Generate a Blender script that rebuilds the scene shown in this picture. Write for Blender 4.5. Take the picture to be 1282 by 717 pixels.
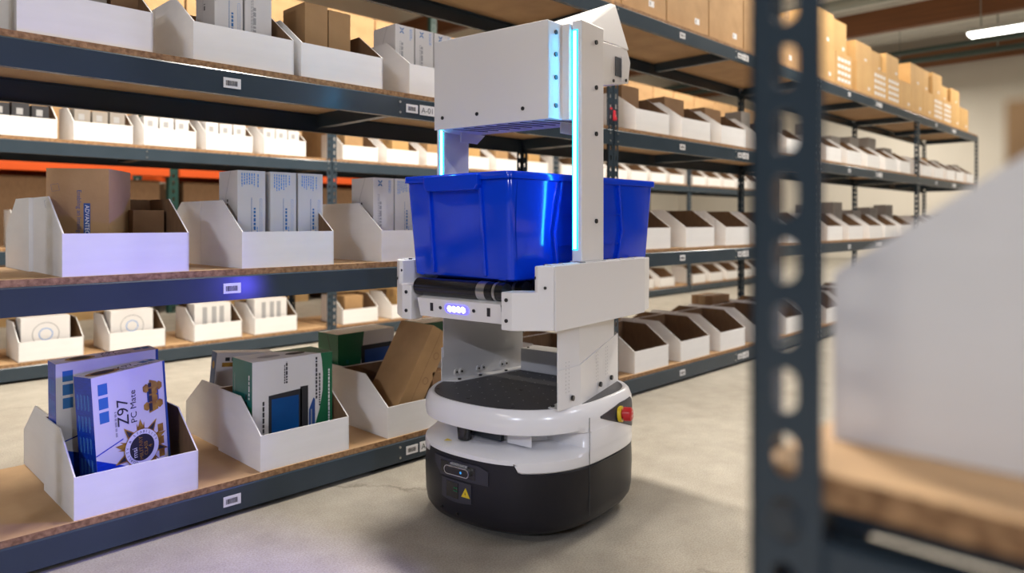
import bpy, bmesh, math, random
from mathutils import Vector, Matrix
random.seed(7)
for o in list(bpy.data.objects): bpy.data.objects.remove(o)
scene = bpy.context.scene
COL = scene.collection
PI = math.pi
def rad(a): return math.radians(a)

# ------------------------------------------------------------------ camera
CAMZ = 0.867; VIEW = 44.5
cam_d = bpy.data.cameras.new('camera'); cam = bpy.data.objects.new('camera', cam_d); COL.objects.link(cam)
cam.location = (0, 0, CAMZ)
cam.rotation_euler = (rad(90), 0, rad(VIEW - 90))
cam_d.sensor_width = 36; cam_d.lens = 893 / 1282 * 36
cam_d.shift_y = -80.5 / 1282
cam_d.clip_start = 0.02; cam_d.clip_end = 100
cam_d.dof.use_dof = True; cam_d.dof.focus_distance = 2.0; cam_d.dof.aperture_fstop = 2.1
scene.camera = cam
# ------------------------------------------------------------------ world, exposure
w = bpy.data.worlds.new('world'); scene.world = w; w.use_nodes = True
w.node_tree.nodes['Background'].inputs[0].default_value = (0.95, 0.96, 1.0, 1)
w.node_tree.nodes['Background'].inputs[1].default_value = 0.07
scene.view_settings.view_transform = 'Standard'
scene.view_settings.look = 'None'
scene.view_settings.gamma = 1
scene.view_settings.use_curve_mapping = False
scene.view_settings.exposure = 0.12
LAMP_W = 62       # watts of each fluorescent fixture
# fixtures: x, y (centre), z, factor; tubes run along y as in the photograph
WARM = (1.0, 0.92, 0.80); COOL_FILL = (0.80, 0.84, 1.0)
FIXTURES = [(1.95, 2.15, 3.9, 3.3, WARM), (-3.4, .9, 3.9, .6, WARM), (5.3, 1.1, 3.9, 2.1, WARM), (9.6, 1.1, 3.9, 2.2, WARM), (13.4, 2.2, 3.9, 1.3, WARM),
            (0.6, 3.75, 3.9, 1.6, WARM), (4.0, 3.75, 3.9, 1.6, WARM), (7.6, 3.75, 3.9, 1.6, WARM), (11.5, 5.2, 3.9, 1.6, WARM), (2.0, 6.3, 3.9, 1.0, WARM), (7.0, 6.3, 3.9, 1.0, WARM), (15.9, 5.0, 3.9, 1.2, WARM),
            (-5.6, -2.0, 3.7, 5.0, COOL_FILL), (-.4, -6.0, 3.7, 4.2, COOL_FILL), (4.2, -2.9, 3.7, 1.0, COOL_FILL)]  # these three: unseen cool fill lamps, added to light the fronts

# ------------------------------------------------------------------ materials
MATS = {}
def nmat(name, col, rough=.5, metal=0, spec=.5, emit=None, estr=0, var=None, scale=20, bump=0, bscale=200, stretch=None, trans=0, coat=0):
    m = bpy.data.materials.new(name); m.use_nodes = True
    nt = m.node_tree; b = nt.nodes['Principled BSDF']
    b.inputs['Base Color'].default_value = (*col, 1)
    b.inputs['Roughness'].default_value = rough
    b.inputs['Metallic'].default_value = metal
    b.inputs['Specular IOR Level'].default_value = spec
    if coat: b.inputs['Coat Weight'].default_value = coat
    if trans: b.inputs['Transmission Weight'].default_value = trans
    if emit:
        b.inputs['Emission Color'].default_value = (*emit, 1); b.inputs['Emission Strength'].default_value = estr
    if var or bump:
        tc = nt.nodes.new('ShaderNodeTexCoord'); mp = nt.nodes.new('ShaderNodeMapping')
        nt.links.new(tc.outputs['Object'], mp.inputs[0])
        if stretch: mp.inputs['Scale'].default_value = stretch
    if var:
        n = nt.nodes.new('ShaderNodeTexNoise'); n.inputs['Scale'].default_value = scale; n.inputs['Detail'].default_value = 6
        r = nt.nodes.new('ShaderNodeValToRGB'); r.color_ramp.elements[0].position = .32; r.color_ramp.elements[1].position = .68
        r.color_ramp.elements[0].color = (*var, 1); r.color_ramp.elements[1].color = (*col, 1)
        nt.links.new(mp.outputs[0], n.inputs[0]); nt.links.new(n.outputs[0], r.inputs[0]); nt.links.new(r.outputs[0], b.inputs['Base Color'])
    if bump:
        n2 = nt.nodes.new('ShaderNodeTexNoise'); n2.inputs['Scale'].default_value = bscale; n2.inputs['Detail'].default_value = 4
        bp = nt.nodes.new('ShaderNodeBump'); bp.inputs['Strength'].default_value = bump; bp.inputs['Distance'].default_value = .002
        nt.links.new(mp.outputs[0], n2.inputs[0]); nt.links.new(n2.outputs[0], bp.inputs['Height']); nt.links.new(bp.outputs[0], b.inputs['Normal'])
    MATS[name] = m; return m
nmat('white_card', (.80, .79, .785), .7, var=(.77, .76, .755), scale=8, bump=.06, bscale=90, stretch=(1, 1, 5))
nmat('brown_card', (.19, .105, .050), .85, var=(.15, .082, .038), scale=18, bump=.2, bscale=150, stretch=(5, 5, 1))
nmat('kraft', (.46, .28, .13), .8, var=(.38, .225, .10), scale=9, bump=.15, bscale=150)
nmat('kraft_yellow', (.55, .34, .135), .75, var=(.47, .28, .105), scale=5, bump=.1, bscale=120)
nmat('kraft_dark', (.30, .17, .08), .8, var=(.24, .13, .06), scale=9)
nmat('white_box', (.74, .72, .71), .5, var=(.69, .67, .66), scale=6)
nmat('grey_box', (.34, .30, .26), .7, var=(.28, .25, .22), scale=8)
nmat('print_black', (.02, .02, .025), .6)
nmat('print_blue', (.03, .16, .42), .5)
nmat('print_navy', (.02, .07, .25), .5)
nmat('print_royal', (.005, .05, .50), .35, var=(.004, .035, .36), scale=40, stretch=(1, 1, 8))
nmat('print_lightblue', (.10, .30, .70), .5)
nmat('print_gold', (.48, .27, .02), .45, var=(.25, .11, .01), scale=60)
nmat('print_green', (.01, .15, .06), .4, var=(.01, .12, .05), scale=5)
nmat('print_teal', (.01, .16, .15), .4, var=(.01, .13, .10), scale=8)
nmat('print_grey', (.35, .35, .36), .5)
nmat('print_white', (.8, .8, .8), .5)
nmat('print_screen', (.005, .10, .33), .3, var=(.005, .06, .22), scale=6)
nmat('tape', (.36, .22, .10), .3)
nmat('board_top', (.45, .29, .155), .7, var=(.36, .225, .115), scale=5, bump=.1, stretch=(1, 4, 1))
# chipboard edge
m = nmat('board_edge', (.40, .23, .11), .85, var=(.17, .085, .035), scale=90, bump=.4, bscale=260)
nmat('board', (.47, .30, .155), .7, var=(.38, .235, .12), scale=7, bump=.1)
nmat('steel_slate', (.035, .052, .070), .24, spec=.4, var=(.030, .046, .062), scale=6)
nmat('steel_dark', (.035, .045, .055), .45)
nmat('rivet', (.45, .45, .44), .3, metal=.9)
nmat('label_white', (.78, .78, .80), .4)
nmat('robot_white', (.78, .77, .77), .38, spec=.5, bump=.03, bscale=900)
nmat('robot_shell', (.80, .80, .82), .22, spec=.6)
nmat('robot_black', (.010, .010, .016), .40, spec=.35, bump=.08, bscale=1200)
nmat('deck_black', (.055, .055, .064), .45, bump=.1, bscale=900)
nmat('bezel', (.030, .030, .045), .5)
nmat('rubber', (.008, .008, .009), .22, spec=.6)
nmat('screw', (.01, .01, .012), .35)
nmat('steel_band', (.55, .55, .55), .3, metal=1)
nmat('tote_blue', (.0005, .050, .72), .14, spec=.5, var=(.0005, .046, .68), scale=3)
nmat('led_core', (.7, .95, 1), .3, emit=(.035, .50, 1.0), estr=26)
nmat('led_cover', (.05, .6, 1), .3, emit=(.0, .50, 1.0), estr=2.5)
nmat('led_violet', (.3, .3, 1), .3, emit=(.50, .50, 1.0), estr=30)
nmat('led_halo', (.1, .1, .8), .3, emit=(.06, .05, 1.0), estr=4)
nmat('camera_glass', (.004, .004, .006), .08)
nmat('camera_eye', (.0, .1, .3), .1, emit=(.05, .35, .8), estr=.8)
nmat('yellow', (.75, .55, .02), .45)
nmat('red', (.5, .01, .015), .3)
nmat('red_clip', (.7, .03, .05), .4)
nmat('screen_grey', (.09, .10, .12), .25)
nmat('orange_steel', (.75, .10, .01), .45)
nmat('green_steel', (.01, .06, .05), .5)
nmat('pallet_wood', (.50, .33, .15), .8, var=(.36, .22, .09), scale=6)
nmat('glulam', (.22, .085, .03), .6, var=(.16, .06, .02), scale=4, stretch=(3, .3, 6))
nmat('pipe_grey', (.30, .33, .30), .5)
nmat('pipe_dark', (.05, .08, .07), .5)
nmat('ceiling_white', (.82, .81, .77), .7)
nmat('wall_paint', (.74, .69, .61), .8, var=(.70, .65, .57), scale=.8)
nmat('tube_light', (1, 1, 1), .5, emit=(1.0, 1.0, .92), estr=9)
nmat('fixture_body', (.6, .6, .58), .5)
nmat('window_lit', (.8, .85, .9), .3, emit=(.85, .93, 1), estr=1.1)
# concrete floor
m = bpy.data.materials.new('concrete'); m.use_nodes = True; MATS['concrete'] = m
nt = m.node_tree; b = nt.nodes['Principled BSDF']; b.inputs['Roughness'].default_value = .55
tc = nt.nodes.new('ShaderNodeTexCoord')
def noise(scale, detail=8, rough=.6):
    n = nt.nodes.new('ShaderNodeTexNoise'); n.inputs['Scale'].default_value = scale; n.inputs['Detail'].default_value = detail; n.inputs['Roughness'].default_value = rough
    nt.links.new(tc.outputs['Object'], n.inputs[0]); return n
def ramp(src, p0, c0, p1, c1):
    r = nt.nodes.new('ShaderNodeValToRGB'); e = r.color_ramp.elements
    e[0].position = p0; e[0].color = (*c0, 1); e[1].position = p1; e[1].color = (*c1, 1)
    nt.links.new(src, r.inputs[0]); return r
def mix(a, bb, fac, mode='MULTIPLY'):
    x = nt.nodes.new('ShaderNodeMix'); x.data_type = 'RGBA'; x.blend_type = mode
    nt.links.new(a, x.inputs[6]); nt.links.new(bb, x.inputs[7])
    if isinstance(fac, float): x.inputs[0].default_value = fac
    else: nt.links.new(fac, x.inputs[0])
    return x.outputs[2]
c1 = ramp(noise(1.3).outputs[0], .3, (.36, .33, .28), .7, (.46, .43, .37)).outputs[0]
c2 = ramp(noise(9).outputs[0], .3, (.80, .79, .78), .65, (1, 1, 1)).outputs[0]
c3 = ramp(noise(210, 3).outputs[0], .35, (.72, .71, .70), .6, (1, 1, 1)).outputs[0]
out = mix(mix(c1, c2, 1.0), c3, 1.0)
# hairline cracks
vo = nt.nodes.new('ShaderNodeTexVoronoi'); vo.feature = 'DISTANCE_TO_EDGE'; vo.inputs['Scale'].default_value = .9
wn = noise(3.0); vm = nt.nodes.new('ShaderNodeMix'); vm.data_type = 'VECTOR'; vm.inputs[0].default_value = .25
nt.links.new(tc.outputs['Object'], vm.inputs[4]); nt.links.new(wn.outputs[1], vm.inputs[5]); nt.links.new(vm.outputs[1], vo.inputs['Vector'])
cr = ramp(vo.outputs[0], .0, (.55, .53, .50), .006, (1, 1, 1)).outputs[0]
ck = ramp(noise(2.2, 2).outputs[0], .52, (0, 0, 0), .6, (1, 1, 1)).outputs[0]
out = mix(out, cr, ck)
nt.links.new(out, b.inputs['Base Color'])
rr = ramp(noise(5).outputs[0], .3, (.42, .42, .42), .7, (.62, .62, .62)); nt.links.new(rr.outputs[0], b.inputs['Roughness'])
bp = nt.nodes.new('ShaderNodeBump'); bp.inputs['Strength'].default_value = .12; bp.inputs['Distance'].default_value = .003
nt.links.new(noise(120, 4).outputs[0], bp.inputs['Height']); nt.links.new(bp.outputs[0], b.inputs['Normal'])

# ------------------------------------------------------------------ mesh helpers
class MB:
    def __init__(self): self.v = []; self.f = []; self.m = []; self.mats = []
    def mi(self, mat):
        if mat not in self.mats: self.mats.append(mat)
        return self.mats.index(mat)
    def add(self, vs, fs, mat):
        n = len(self.v); k = self.mi(mat)
        self.v += [tuple(p) for p in vs]
        for f in fs: self.f.append(tuple(i + n for i in f)); self.m.append(k)
        return self
    def box(self, x0, x1, y0, y1, z0, z1, mat, M=None, fm=None):
        vs = [Vector((x, y, z)) for z in (z0, z1) for y in (y0, y1) for x in (x0, x1)]
        if M: vs = [M @ p for p in vs]
        fs = [(0, 2, 3, 1), (4, 5, 7, 6), (0, 1, 5, 4), (2, 6, 7, 3), (0, 4, 6, 2), (1, 3, 7, 5)]  # -z +z -y +y -x +x
        keys = ['-z', '+z', '-y', '+y', '-x', '+x']
        for f, k in zip(fs, keys):
            mm = (fm or {}).get(k, mat)
            n = len(self.v)
            self.v += [tuple(vs[i]) for i in f]; self.f.append((n, n + 1, n + 2, n + 3)); self.m.append(self.mi(mm))
        return self
    def prism(self, pts, axis, a0, a1, mat, capmat=None, M=None, cap0=None, cap1=None):
        # pts 2d polygon; axis 'x': pts=(y,z); 'y': pts=(x,z); 'z': pts=(x,y)
        def mk(p, a):
            q = {'x': (a, p[0], p[1]), 'y': (p[0], a, p[1]), 'z': (p[0], p[1], a)}[axis]
            q = Vector(q); return M @ q if M else q
        n = len(pts)
        lo = [mk(p, a0) for p in pts]; hi = [mk(p, a1) for p in pts]
        self.add(lo, [tuple(reversed(range(n)))], cap0 or capmat or mat)
        self.add(hi, [tuple(range(n))], cap1 or capmat or mat)
        for i in range(n):
            j = (i + 1) % n
            self.add([lo[i], lo[j], hi[j], hi[i]], [(0, 1, 2, 3)], mat)
        return self
    def cyl(self, p0, p1, r, mat, n=16, r1=None, cap=True, capmat=None):
        p0 = Vector(p0); p1 = Vector(p1); d = (p1 - p0).normalized()
        u = d.orthogonal().normalized(); v = d.cross(u); r1 = r if r1 is None else r1
        A = [p0 + (u * math.cos(2 * PI * i / n) + v * math.sin(2 * PI * i / n)) * r for i in range(n)]
        B = [p1 + (u * math.cos(2 * PI * i / n) + v * math.sin(2 * PI * i / n)) * r1 for i in range(n)]
        self.add(A + B, [(i, (i + 1) % n, n + (i + 1) % n, n + i) for i in range(n)], mat)
        if cap:
            self.add(A, [tuple(reversed(range(n)))], capmat or mat); self.add(B, [tuple(range(n))], capmat or mat)
        return self
    def rings(self, rings, mat, close_top=False, close_bot=False):
        n = len(rings[0]); vs = [p for r in rings for p in r]; fs = []
        for k in range(len(rings) - 1):
            for i in range(n):
                j = (i + 1) % n; fs.append((k * n + i, k * n + j, (k + 1) * n + j, (k + 1) * n + i))
        if close_bot: fs.append(tuple(reversed(range(n))))
        if close_top: fs.append(tuple(range((len(rings) - 1) * n, len(rings) * n)))
        return self.add(vs, fs, mat)
    def mesh(self, name, merge=True, fixn=True, smooth=None):
        me = bpy.data.meshes.new(name); me.from_pydata(self.v, [], self.f)
        for k in self.mats: me.materials.append(MATS[k])
        me.polygons.foreach_set('material_index', self.m); me.update()
        if merge or fixn:
            bm = bmesh.new(); bm.from_mesh(me)
            if merge: bmesh.ops.remove_doubles(bm, verts=bm.verts, dist=1e-5)
            if fixn: bmesh.ops.recalc_face_normals(bm, faces=bm.faces)
            bm.to_mesh(me); bm.free()
        if smooth is not None:
            me.polygons.foreach_set('use_smooth', [True] * len(me.polygons))
            me.set_sharp_from_angle(angle=rad(smooth))
        return me
    def build(self, name, parent=None, smooth=None, bevel=0, merge=True, fixn=True, seg=2):
        o = link(name, self.mesh(name, merge, fixn, smooth), parent)
        if bevel:
            bv = o.modifiers.new('bevel', 'BEVEL'); bv.width = bevel; bv.segments = seg; bv.limit_method = 'ANGLE'; bv.angle_limit = rad(40)
            bv.harden_normals = False
        return o
def link(name, me, parent=None):
    o = bpy.data.objects.new(name, me); COL.objects.link(o)
    if parent: o.parent = parent
    return o
def thing(name, label, cat, loc=(0, 0, 0), rz=0, group=None, rot=None):
    o = bpy.data.objects.new(name, None); COL.objects.link(o); o.empty_display_size = .05
    o.location = loc; o.rotation_euler = rot or (0, 0, rz)
    return tag(o, label, cat, group)
def tag(o, label, cat, group=None):
    o['label'] = label; o['category'] = cat
    if group: o['group'] = group
    return o
def struct(name, o):
    o['kind'] = 'structure'; return o
ORD = ['first', 'second', 'third', 'fourth', 'fifth', 'sixth', 'seventh', 'eighth', 'ninth', 'tenth', 'eleventh', 'twelfth']

# text -> list of (verts, faces) in 2d
_tc = {}
def text_geo(s, bold=False):
    if s in _tc: return _tc[s]
    cu = bpy.data.curves.new('t', 'FONT'); cu.body = s; cu.size = 1; cu.resolution_u = 3
    if bold: cu.offset = .02
    ob = bpy.data.objects.new('t', cu); COL.objects.link(ob)
    dg = bpy.context.evaluated_depsgraph_get()
    me = bpy.data.meshes.new_from_object(ob.evaluated_get(dg))
    vs = [(v.co.x, v.co.y) for v in me.vertices]; fs = [tuple(p.vertices) for p in me.polygons]
    bpy.data.objects.remove(ob); bpy.data.curves.remove(cu); bpy.data.meshes.remove(me)
    _tc[s] = (vs, fs); return vs, fs
class Print:
    """flat print on a face: 2d shapes mapped by origin + axes; each layer a hair further out"""
    def __init__(self, origin, U, V, eps=.0004):
        self.o = Vector(origin); self.U = Vector(U); self.V = Vector(V); self.N = self.U.cross(self.V); self.mb = MB(); self.eps = eps
    def P(self, u, v, lay): return self.o + self.U * u + self.V * v + self.N * (self.eps * (lay + 1))
    def poly(self, pts, mat, lay=0):
        self.mb.add([self.P(u, v, lay) for u, v in pts], [tuple(range(len(pts)))], mat); return self
    def rect(self, u0, v0, u1, v1, mat, lay=0): return self.poly([(u0, v0), (u1, v0), (u1, v1), (u0, v1)], mat, lay)
    def disc(self, u, v, r, mat, lay=0, n=20, ru=None): return self.poly([(u + (ru or r) * math.cos(2 * PI * i / n), v + r * math.sin(2 * PI * i / n)) for i in range(n)], mat, lay)
    def ring(self, u, v, r0, r1, mat, lay=0, n=28):
        for i in range(n):
            a, c = 2 * PI * i / n, 2 * PI * (i + 1) / n
            self.poly([(u + r0 * math.cos(a), v + r0 * math.sin(a)), (u + r1 * math.cos(a), v + r1 * math.sin(a)), (u + r1 * math.cos(c), v + r1 * math.sin(c)), (u + r0 * math.cos(c), v + r0 * math.sin(c))], mat, lay)
        return self
    def text(self, s, u, v, size, mat, rot=0, lay=0, sx=1):
        vs, fs = text_geo(s); c, n = math.cos(rad(rot)), math.sin(rad(rot))
        self.mb.add([self.P(u + size * (x * sx * c - y * n), v + size * (x * sx * n + y * c), lay) for x, y in vs], fs, mat); return self
    def dash(self, u, v, length, size, mat, rot=0, lay=0):
        # a line of small print too fine to read: short bars of uneven length
        rnd = random.Random(int(u * 9999 + v * 777)); c, n = math.cos(rad(rot)), math.sin(rad(rot)); a = 0
        while a < length:
            l = min(size * rnd.uniform(.5, 1.6), length - a)
            self.poly([(u + x * c - y * n, v + x * n + y * c) for x, y in ((a, 0), (a + l, 0), (a + l, size * .6), (a, size * .6))], mat, lay)
            a += l + size * .3
        return self
    def frame(self, u0, v0, u1, v1, t, mat, lay=0):
        self.rect(u0, v0, u1, v0 + t, mat, lay); self.rect(u0, v1 - t, u1, v1, mat, lay); self.rect(u0, v0, u0 + t, v1, mat, lay); return self.rect(u1 - t, v0, u1, v1, mat, lay)
    def build(self, name, parent): return self.mb.build(name, parent, merge=False, fixn=False)

# ------------------------------------------------------------------ room shell
SH = [0.087, 0.710, 1.312, 1.917]     # beam-top heights of the four shelf levels
BT = 0.018                             # board thickness
RD = 0.61                              # shelf depth
CEIL = 5.0
o = MB().box(-8, 18.2, -9, 11.2, -.2, 0, 'concrete').build('floor'); struct('floor', o)
o = MB().box(18, 18.2, -9, 11.2, 0, CEIL, 'wall_paint').build('wall_end'); struct('', o)
o = MB().box(-8, 18, 11, 11.2, 0, CEIL, 'wall_paint').build('wall_back'); struct('', o)
# ribbed roof deck
mb = MB(); mb.box(-8, 18.2, -9, 11.2, CEIL, CEIL + .1, 'ceiling_white')
o = mb.build('ceiling'); struct('', o)
ribme = None
for i in range(30):
    x = 3.2 + i * .5
    if ribme is None:
        r = MB().box(-.07, .07, -5, 11, -.06, 0, 'ceiling_white').build('deck_rib', o); ribme = r.data
    else: r = link('deck_rib', ribme, o)
    r.location = (x, 0, CEIL)
def beam_struct(n, x, z0, z1, wd, mat):
    q = MB().box(x - wd / 2, x + wd / 2, -5, 11, z0, z1, mat).build('trim_%d' % n, bevel=.01); return struct('', q)
beam_struct(1, 13.6, 4.22, 4.62, .18, 'glulam')
beam_struct(2, 8.2, 4.22, 4.62, .18, 'glulam')
beam_struct(3, 17.7, 4.3, 4.7, .18, 'glulam')
for n, (x, z, r, mat) in enumerate([(15.2, 4.15, .05, 'pipe_dark'), (16.6, 4.25, .06, 'pipe_dark'), (12.2, 4.45, .09, 'pipe_grey'), (14.6, 4.55, .05, 'pipe_grey')]):
    q = MB().cyl((x, -5, z), (x, 11, z), r, mat, 14).build('ceiling_pipe', smooth=40)
    struct('', q)
    for k in range(5): 
        h = MB().cyl((x, -3 + k * 3, z), (x, -3 + k * 3, CEIL), .012, 'pipe_grey', 8).build('hanger_rod', q)
q = MB().cyl((6, .6, 4.75), (17.9, 2.4, 4.75), .07, 'pipe_grey', 12).build('ceiling_brace', smooth=40); struct('', q)
# high window in the end wall, seen between shelves
for n, (x, z0, z1, w_) in enumerate([(7.5, .95, 1.5, 2.2), (13.0, 1.0, 1.75, 2.6)]):
    q = bpy.data.objects.new('window_%d' % (n + 1), None); COL.objects.link(q); q.location = (x, 10.98, 0); struct('', q)
    MB().box(-w_ / 2, w_ / 2, -.01, .0, z0, z1, 'window_lit').build('pane', q)
    f = MB()
    for a in (-w_ / 2, 0, w_ / 2): f.box(a - .03, a + .03, -.04, 0, z0, z1, 'fixture_body')
    for a in (z0, z1): f.box(-w_ / 2, w_ / 2, -.04, 0, a - .03, a + .03, 'fixture_body')
    f.build('window_frame', q)
# light fixtures
flabels = ['fluorescent strip light above the robot', 'fluorescent strip light over the aisle behind the camera', 'fluorescent strip light over the aisle beyond the robot',
           'fluorescent strip light over the far part of the aisle', 'bright white fluorescent strip light hanging near the end wall']
for n, (x, y, z, k, colr) in enumerate(FIXTURES):
    L = 1.25
    t = thing('fluorescent_fixture', flabels[n] if n < 5 else 'fluorescent strip light of the rear-aisle and added cool-fill set, %s one' % ORD[n - 5], 'light fixture', (x, y, z), 0, 'fluorescent fixtures')
    MB().prism([(-.15, 0), (.15, 0), (.10, .08), (-.10, .08)], 'y', -L / 2, L / 2, 'fixture_body').build('housing', t)
    MB().box(-.135, .135, -L / 2 + .02, L / 2 - .02, -.045, 0, 'tube_light').build('diffuser', t)
    for s in (-1, 1): MB().cyl((0, s * .45, .07), (0, s * .45, CEIL - z), .006, 'pipe_grey', 6).build('hanger_rod', t)
    ld = bpy.data.lights.new('tube', 'AREA'); ld.shape = 'RECTANGLE'; ld.size = .18; ld.size_y = L; ld.energy = LAMP_W * k; ld.color = colr
    lo = bpy.data.objects.new('tube_lamp', ld); COL.objects.link(lo); lo.parent = t; lo.location = (0, 0, -.05)

# ------------------------------------------------------------------ shelving racks
def perforated(mb, wd, h, pitch, hw, hh, th, mat, M, n=12, z0=0):
    """flat steel strip (in local u=x, z) with a row of oval keyholes, thickness th along y"""
    cells = int(h / pitch)
    ang = [2 * PI * i / n + PI / n for i in range(n)]
    hole = []
    for a in ang:
        hole.append((hw / 2 * math.cos(a), (hh / 2 - hw / 2) * (1 if math.sin(a) > 0 else -1) + hw / 2 * math.sin(a)))
    rect = []
    for a in ang:
        c, s = math.cos(a), math.sin(a); k = min(wd / 2 / max(abs(c), 1e-6), pitch / 2 / max(abs(s), 1e-6)); rect.append((c * k, s * k))
    # snap four rect points to corners
    for sx in (-1, 1):
        for sz in (-1, 1):
            j = min(range(n), key=lambda i: (rect[i][0] - sx * wd / 2) ** 2 + (rect[i][1] - sz * pitch / 2) ** 2); rect[j] = (sx * wd / 2, sz * pitch / 2)
    for c in range(cells):
        zc = z0 + (c + .5) * pitch
        A = []
        for y in (0, th):
            A.append([M @ Vector((p[0], y, zc + p[1])) for p in rect]); A.append([M @ Vector((p[0], y, zc + p[1])) for p in hole])
        r0, h0, r1, h1 = A
        fs = []
        vs = r0 + h0 + r1 + h1
        for i in range(n):
            j = (i + 1) % n
            fs += [(i, j, n + j, n + i), (2 * n + j, 2 * n + i, 3 * n + i, 3 * n + j), (n + i, n + j, 3 * n + j, 3 * n + i)]
            if abs(rect[i][0] - rect[j][0]) < 1e-6: fs.append((j, i, 2 * n + i, 2 * n + j))
        mb.add(vs, fs, mat)
    return mb
PH = 1.905
def post_mesh(sx, sy, n=8, pitch=.05, h=PH, mat='steel_slate', wd=.038, hw=.013, hh=.026):
    """angle-iron post with corner at origin; flanges run towards sx (along x) and sy (along y)"""
    mb = MB()
    M1 = Matrix.Translation((sx * wd / 2, 0 if sy > 0 else -.002, 0))
    perforated(mb, wd, h, pitch, hw, hh, .002, mat, M1, n)
    M2 = Matrix.Translation((0 if sx < 0 else .002, sy * wd / 2, 0)) @ Matrix.Rotation(PI / 2, 4, 'Z')
    perforated(mb, wd, h, pitch, hw, hh, .002, mat, M2, n)
    return mb.mesh('post', fixn=False)
POSTS = {(sx, sy): post_mesh(sx, sy) for sx in (-1, 1) for sy in (-1, 1)}
def beam_mesh(L, h=.072):
    mb = MB()
    # z-profile beam: face, small top lip and bottom return
    prof = [(0, -h), (0, -.004), (.003, 0), (.030, 0), (.030, -.003), (.004, -.003), (.004, -h + .003), (.022, -h + .003), (.022, -h)]
    mb.prism(prof, 'x', 0, L, 'steel_slate')
    return mb.mesh('beam')
BAY = 2.496
BL = BAY - .02
BEAM = beam_mesh(BL)
rv = MB()
rv.cyl((0, -.0035, 0), (0, 0, 0), .0045, 'rivet', 8)
RIV = rv.mesh('rivet')
def label_mesh(txt=None):
    p = Print((0, -.0012, 0), (1, 0, 0), (0, 0, 1), .0002)
    wd, h = (.052, .030) if not txt else (.085, .036)
    p.mb.box(0, wd, -.0011, 0, 0, h, 'label_white')
    p.o = Vector((0, -.0012, 0))
    if txt: p.text(txt, .007, .008, .029, 'print_black')
    else:
        rnd = random.Random(3); u = .007
        while u < .040:
            ww = rnd.choice((.0009, .0014, .0022)); p.rect(u, .007, u + ww, .022, 'print_black'); u += ww + rnd.choice((.0008, .0013))
    return p.mb.mesh('label', merge=False, fixn=False)
LAB = label_mesh(); LABT = {t: label_mesh(t) for t in ('A-01', 'A-03', 'A-05', 'A-07')}
def rack(label, x0, yf, levels, code, labs, back_open=True, group='steel shelving bays'):
    """one bay; front face at y=yf, from x0 to x0+BAY"""
    t = thing('shelving_rack', label, 'shelf', (x0, yf, 0), 0, group)
    for sx, px in ((1, 0.0015), (-1, BAY - .0015)):
        for sy, py in ((1, 0), (-1, RD)):
            q = link('post', POSTS[(sx, sy)], t); q.location = (px, py, 0)
    for li in levels:
        z = SH[li]
        fb = link('beam', BEAM, t); fb.location = (.01, -.003, z)
        bb = link('beam', BEAM, t); bb.location = (.01 + BL, RD + .003, z); bb.rotation_euler = (0, 0, PI)
        for q in (fb, bb):
            for a in (.02, BL / 2 - .02, BL - .02):
                for z_ in (-.018, -.055): r = link('rivet', RIV, q); r.location = (a, 0, z_)
        for a in (.012, BL / 2, BL + .002):
            MB().box(x0 * 0 + a, a + .035, .035, RD - .035, z - .055, z - .0005, 'steel_slate').build('cross_bar', t)
        for k in range(2):
            half = BL / 2
            e = MB().box(.012 + k * half, .012 + (k + 1) * half - .002, .003 + .002 * k, RD - .003, z, z + BT, 'board', fm={'-y': 'board_edge', '+y': 'board_edge', '-x': 'board_edge', '+x': 'board_edge'}).build('deck_board', t, merge=True)
        for a, dz, tx in labs:
            l = link('barcode_label' if not tx else 'bay_label', LABT[tx] if tx else LAB, fb); l.location = (a, -.0005, -.052 + dz)
    return t
R1Y = 2.06
R1X = 0.298
rows = []
std_labs = [(.60, .0, None), (1.225, .0, None), (1.30, -.003, 'A-01')]
names1 = ['dark slate steel shelving bay left of and behind the robot', 'dark slate shelving bay to the right of robot, with red clip',
          'slate shelving bay with stacked yellow cartons on top, right of foreground post', 'farthest slate shelving bay of the front row, before end wall']
for k in range(4):
    code = 'A-%02d' % (1 + 2 * k)
    rack(names1[k], R1X + k * BAY, R1Y, range(4), None, [(.585, 0, None), (1.245, 0, None), (1.306, -.003, code)])
R2Y = 4.59
names2 = ['slate-blue shelving bay across the rear aisle, seen through left shelves', 'slate-blue rear aisle shelving bay seen behind robot tote',
          'rear aisle shelving bay seen just right of the blue tote', 'farthest rear aisle shelving bay']
for k in range(4):
    rack(names2[k], R1X + k * BAY, R2Y, range(4), None, [])
# red locking clips on the post beside the robot
t = thing('locking_clip', 'small red plastic locking clip on perforated post right of robot', 'clip', (R1X + BAY - .004, R1Y - .004, 1.355))
MB().prism([(-.008, .0), (.010, .0), (.012, .012), (.004, .020), (.004, .045), (-.006, .05), (-.008, .02)], 'y', -.012, -.0005, 'red_clip').build('clip_body', t, bevel=.002)
MB().cyl((-.0, -.016, .008), (0, -.012, .008), .006, 'red_clip', 10).build('clip_button', t)
MB().cyl((-.025, -.008, .055), (-.025, -.0005, .055), .006, 'red_clip', 10).build('clip_pin', t)

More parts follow.
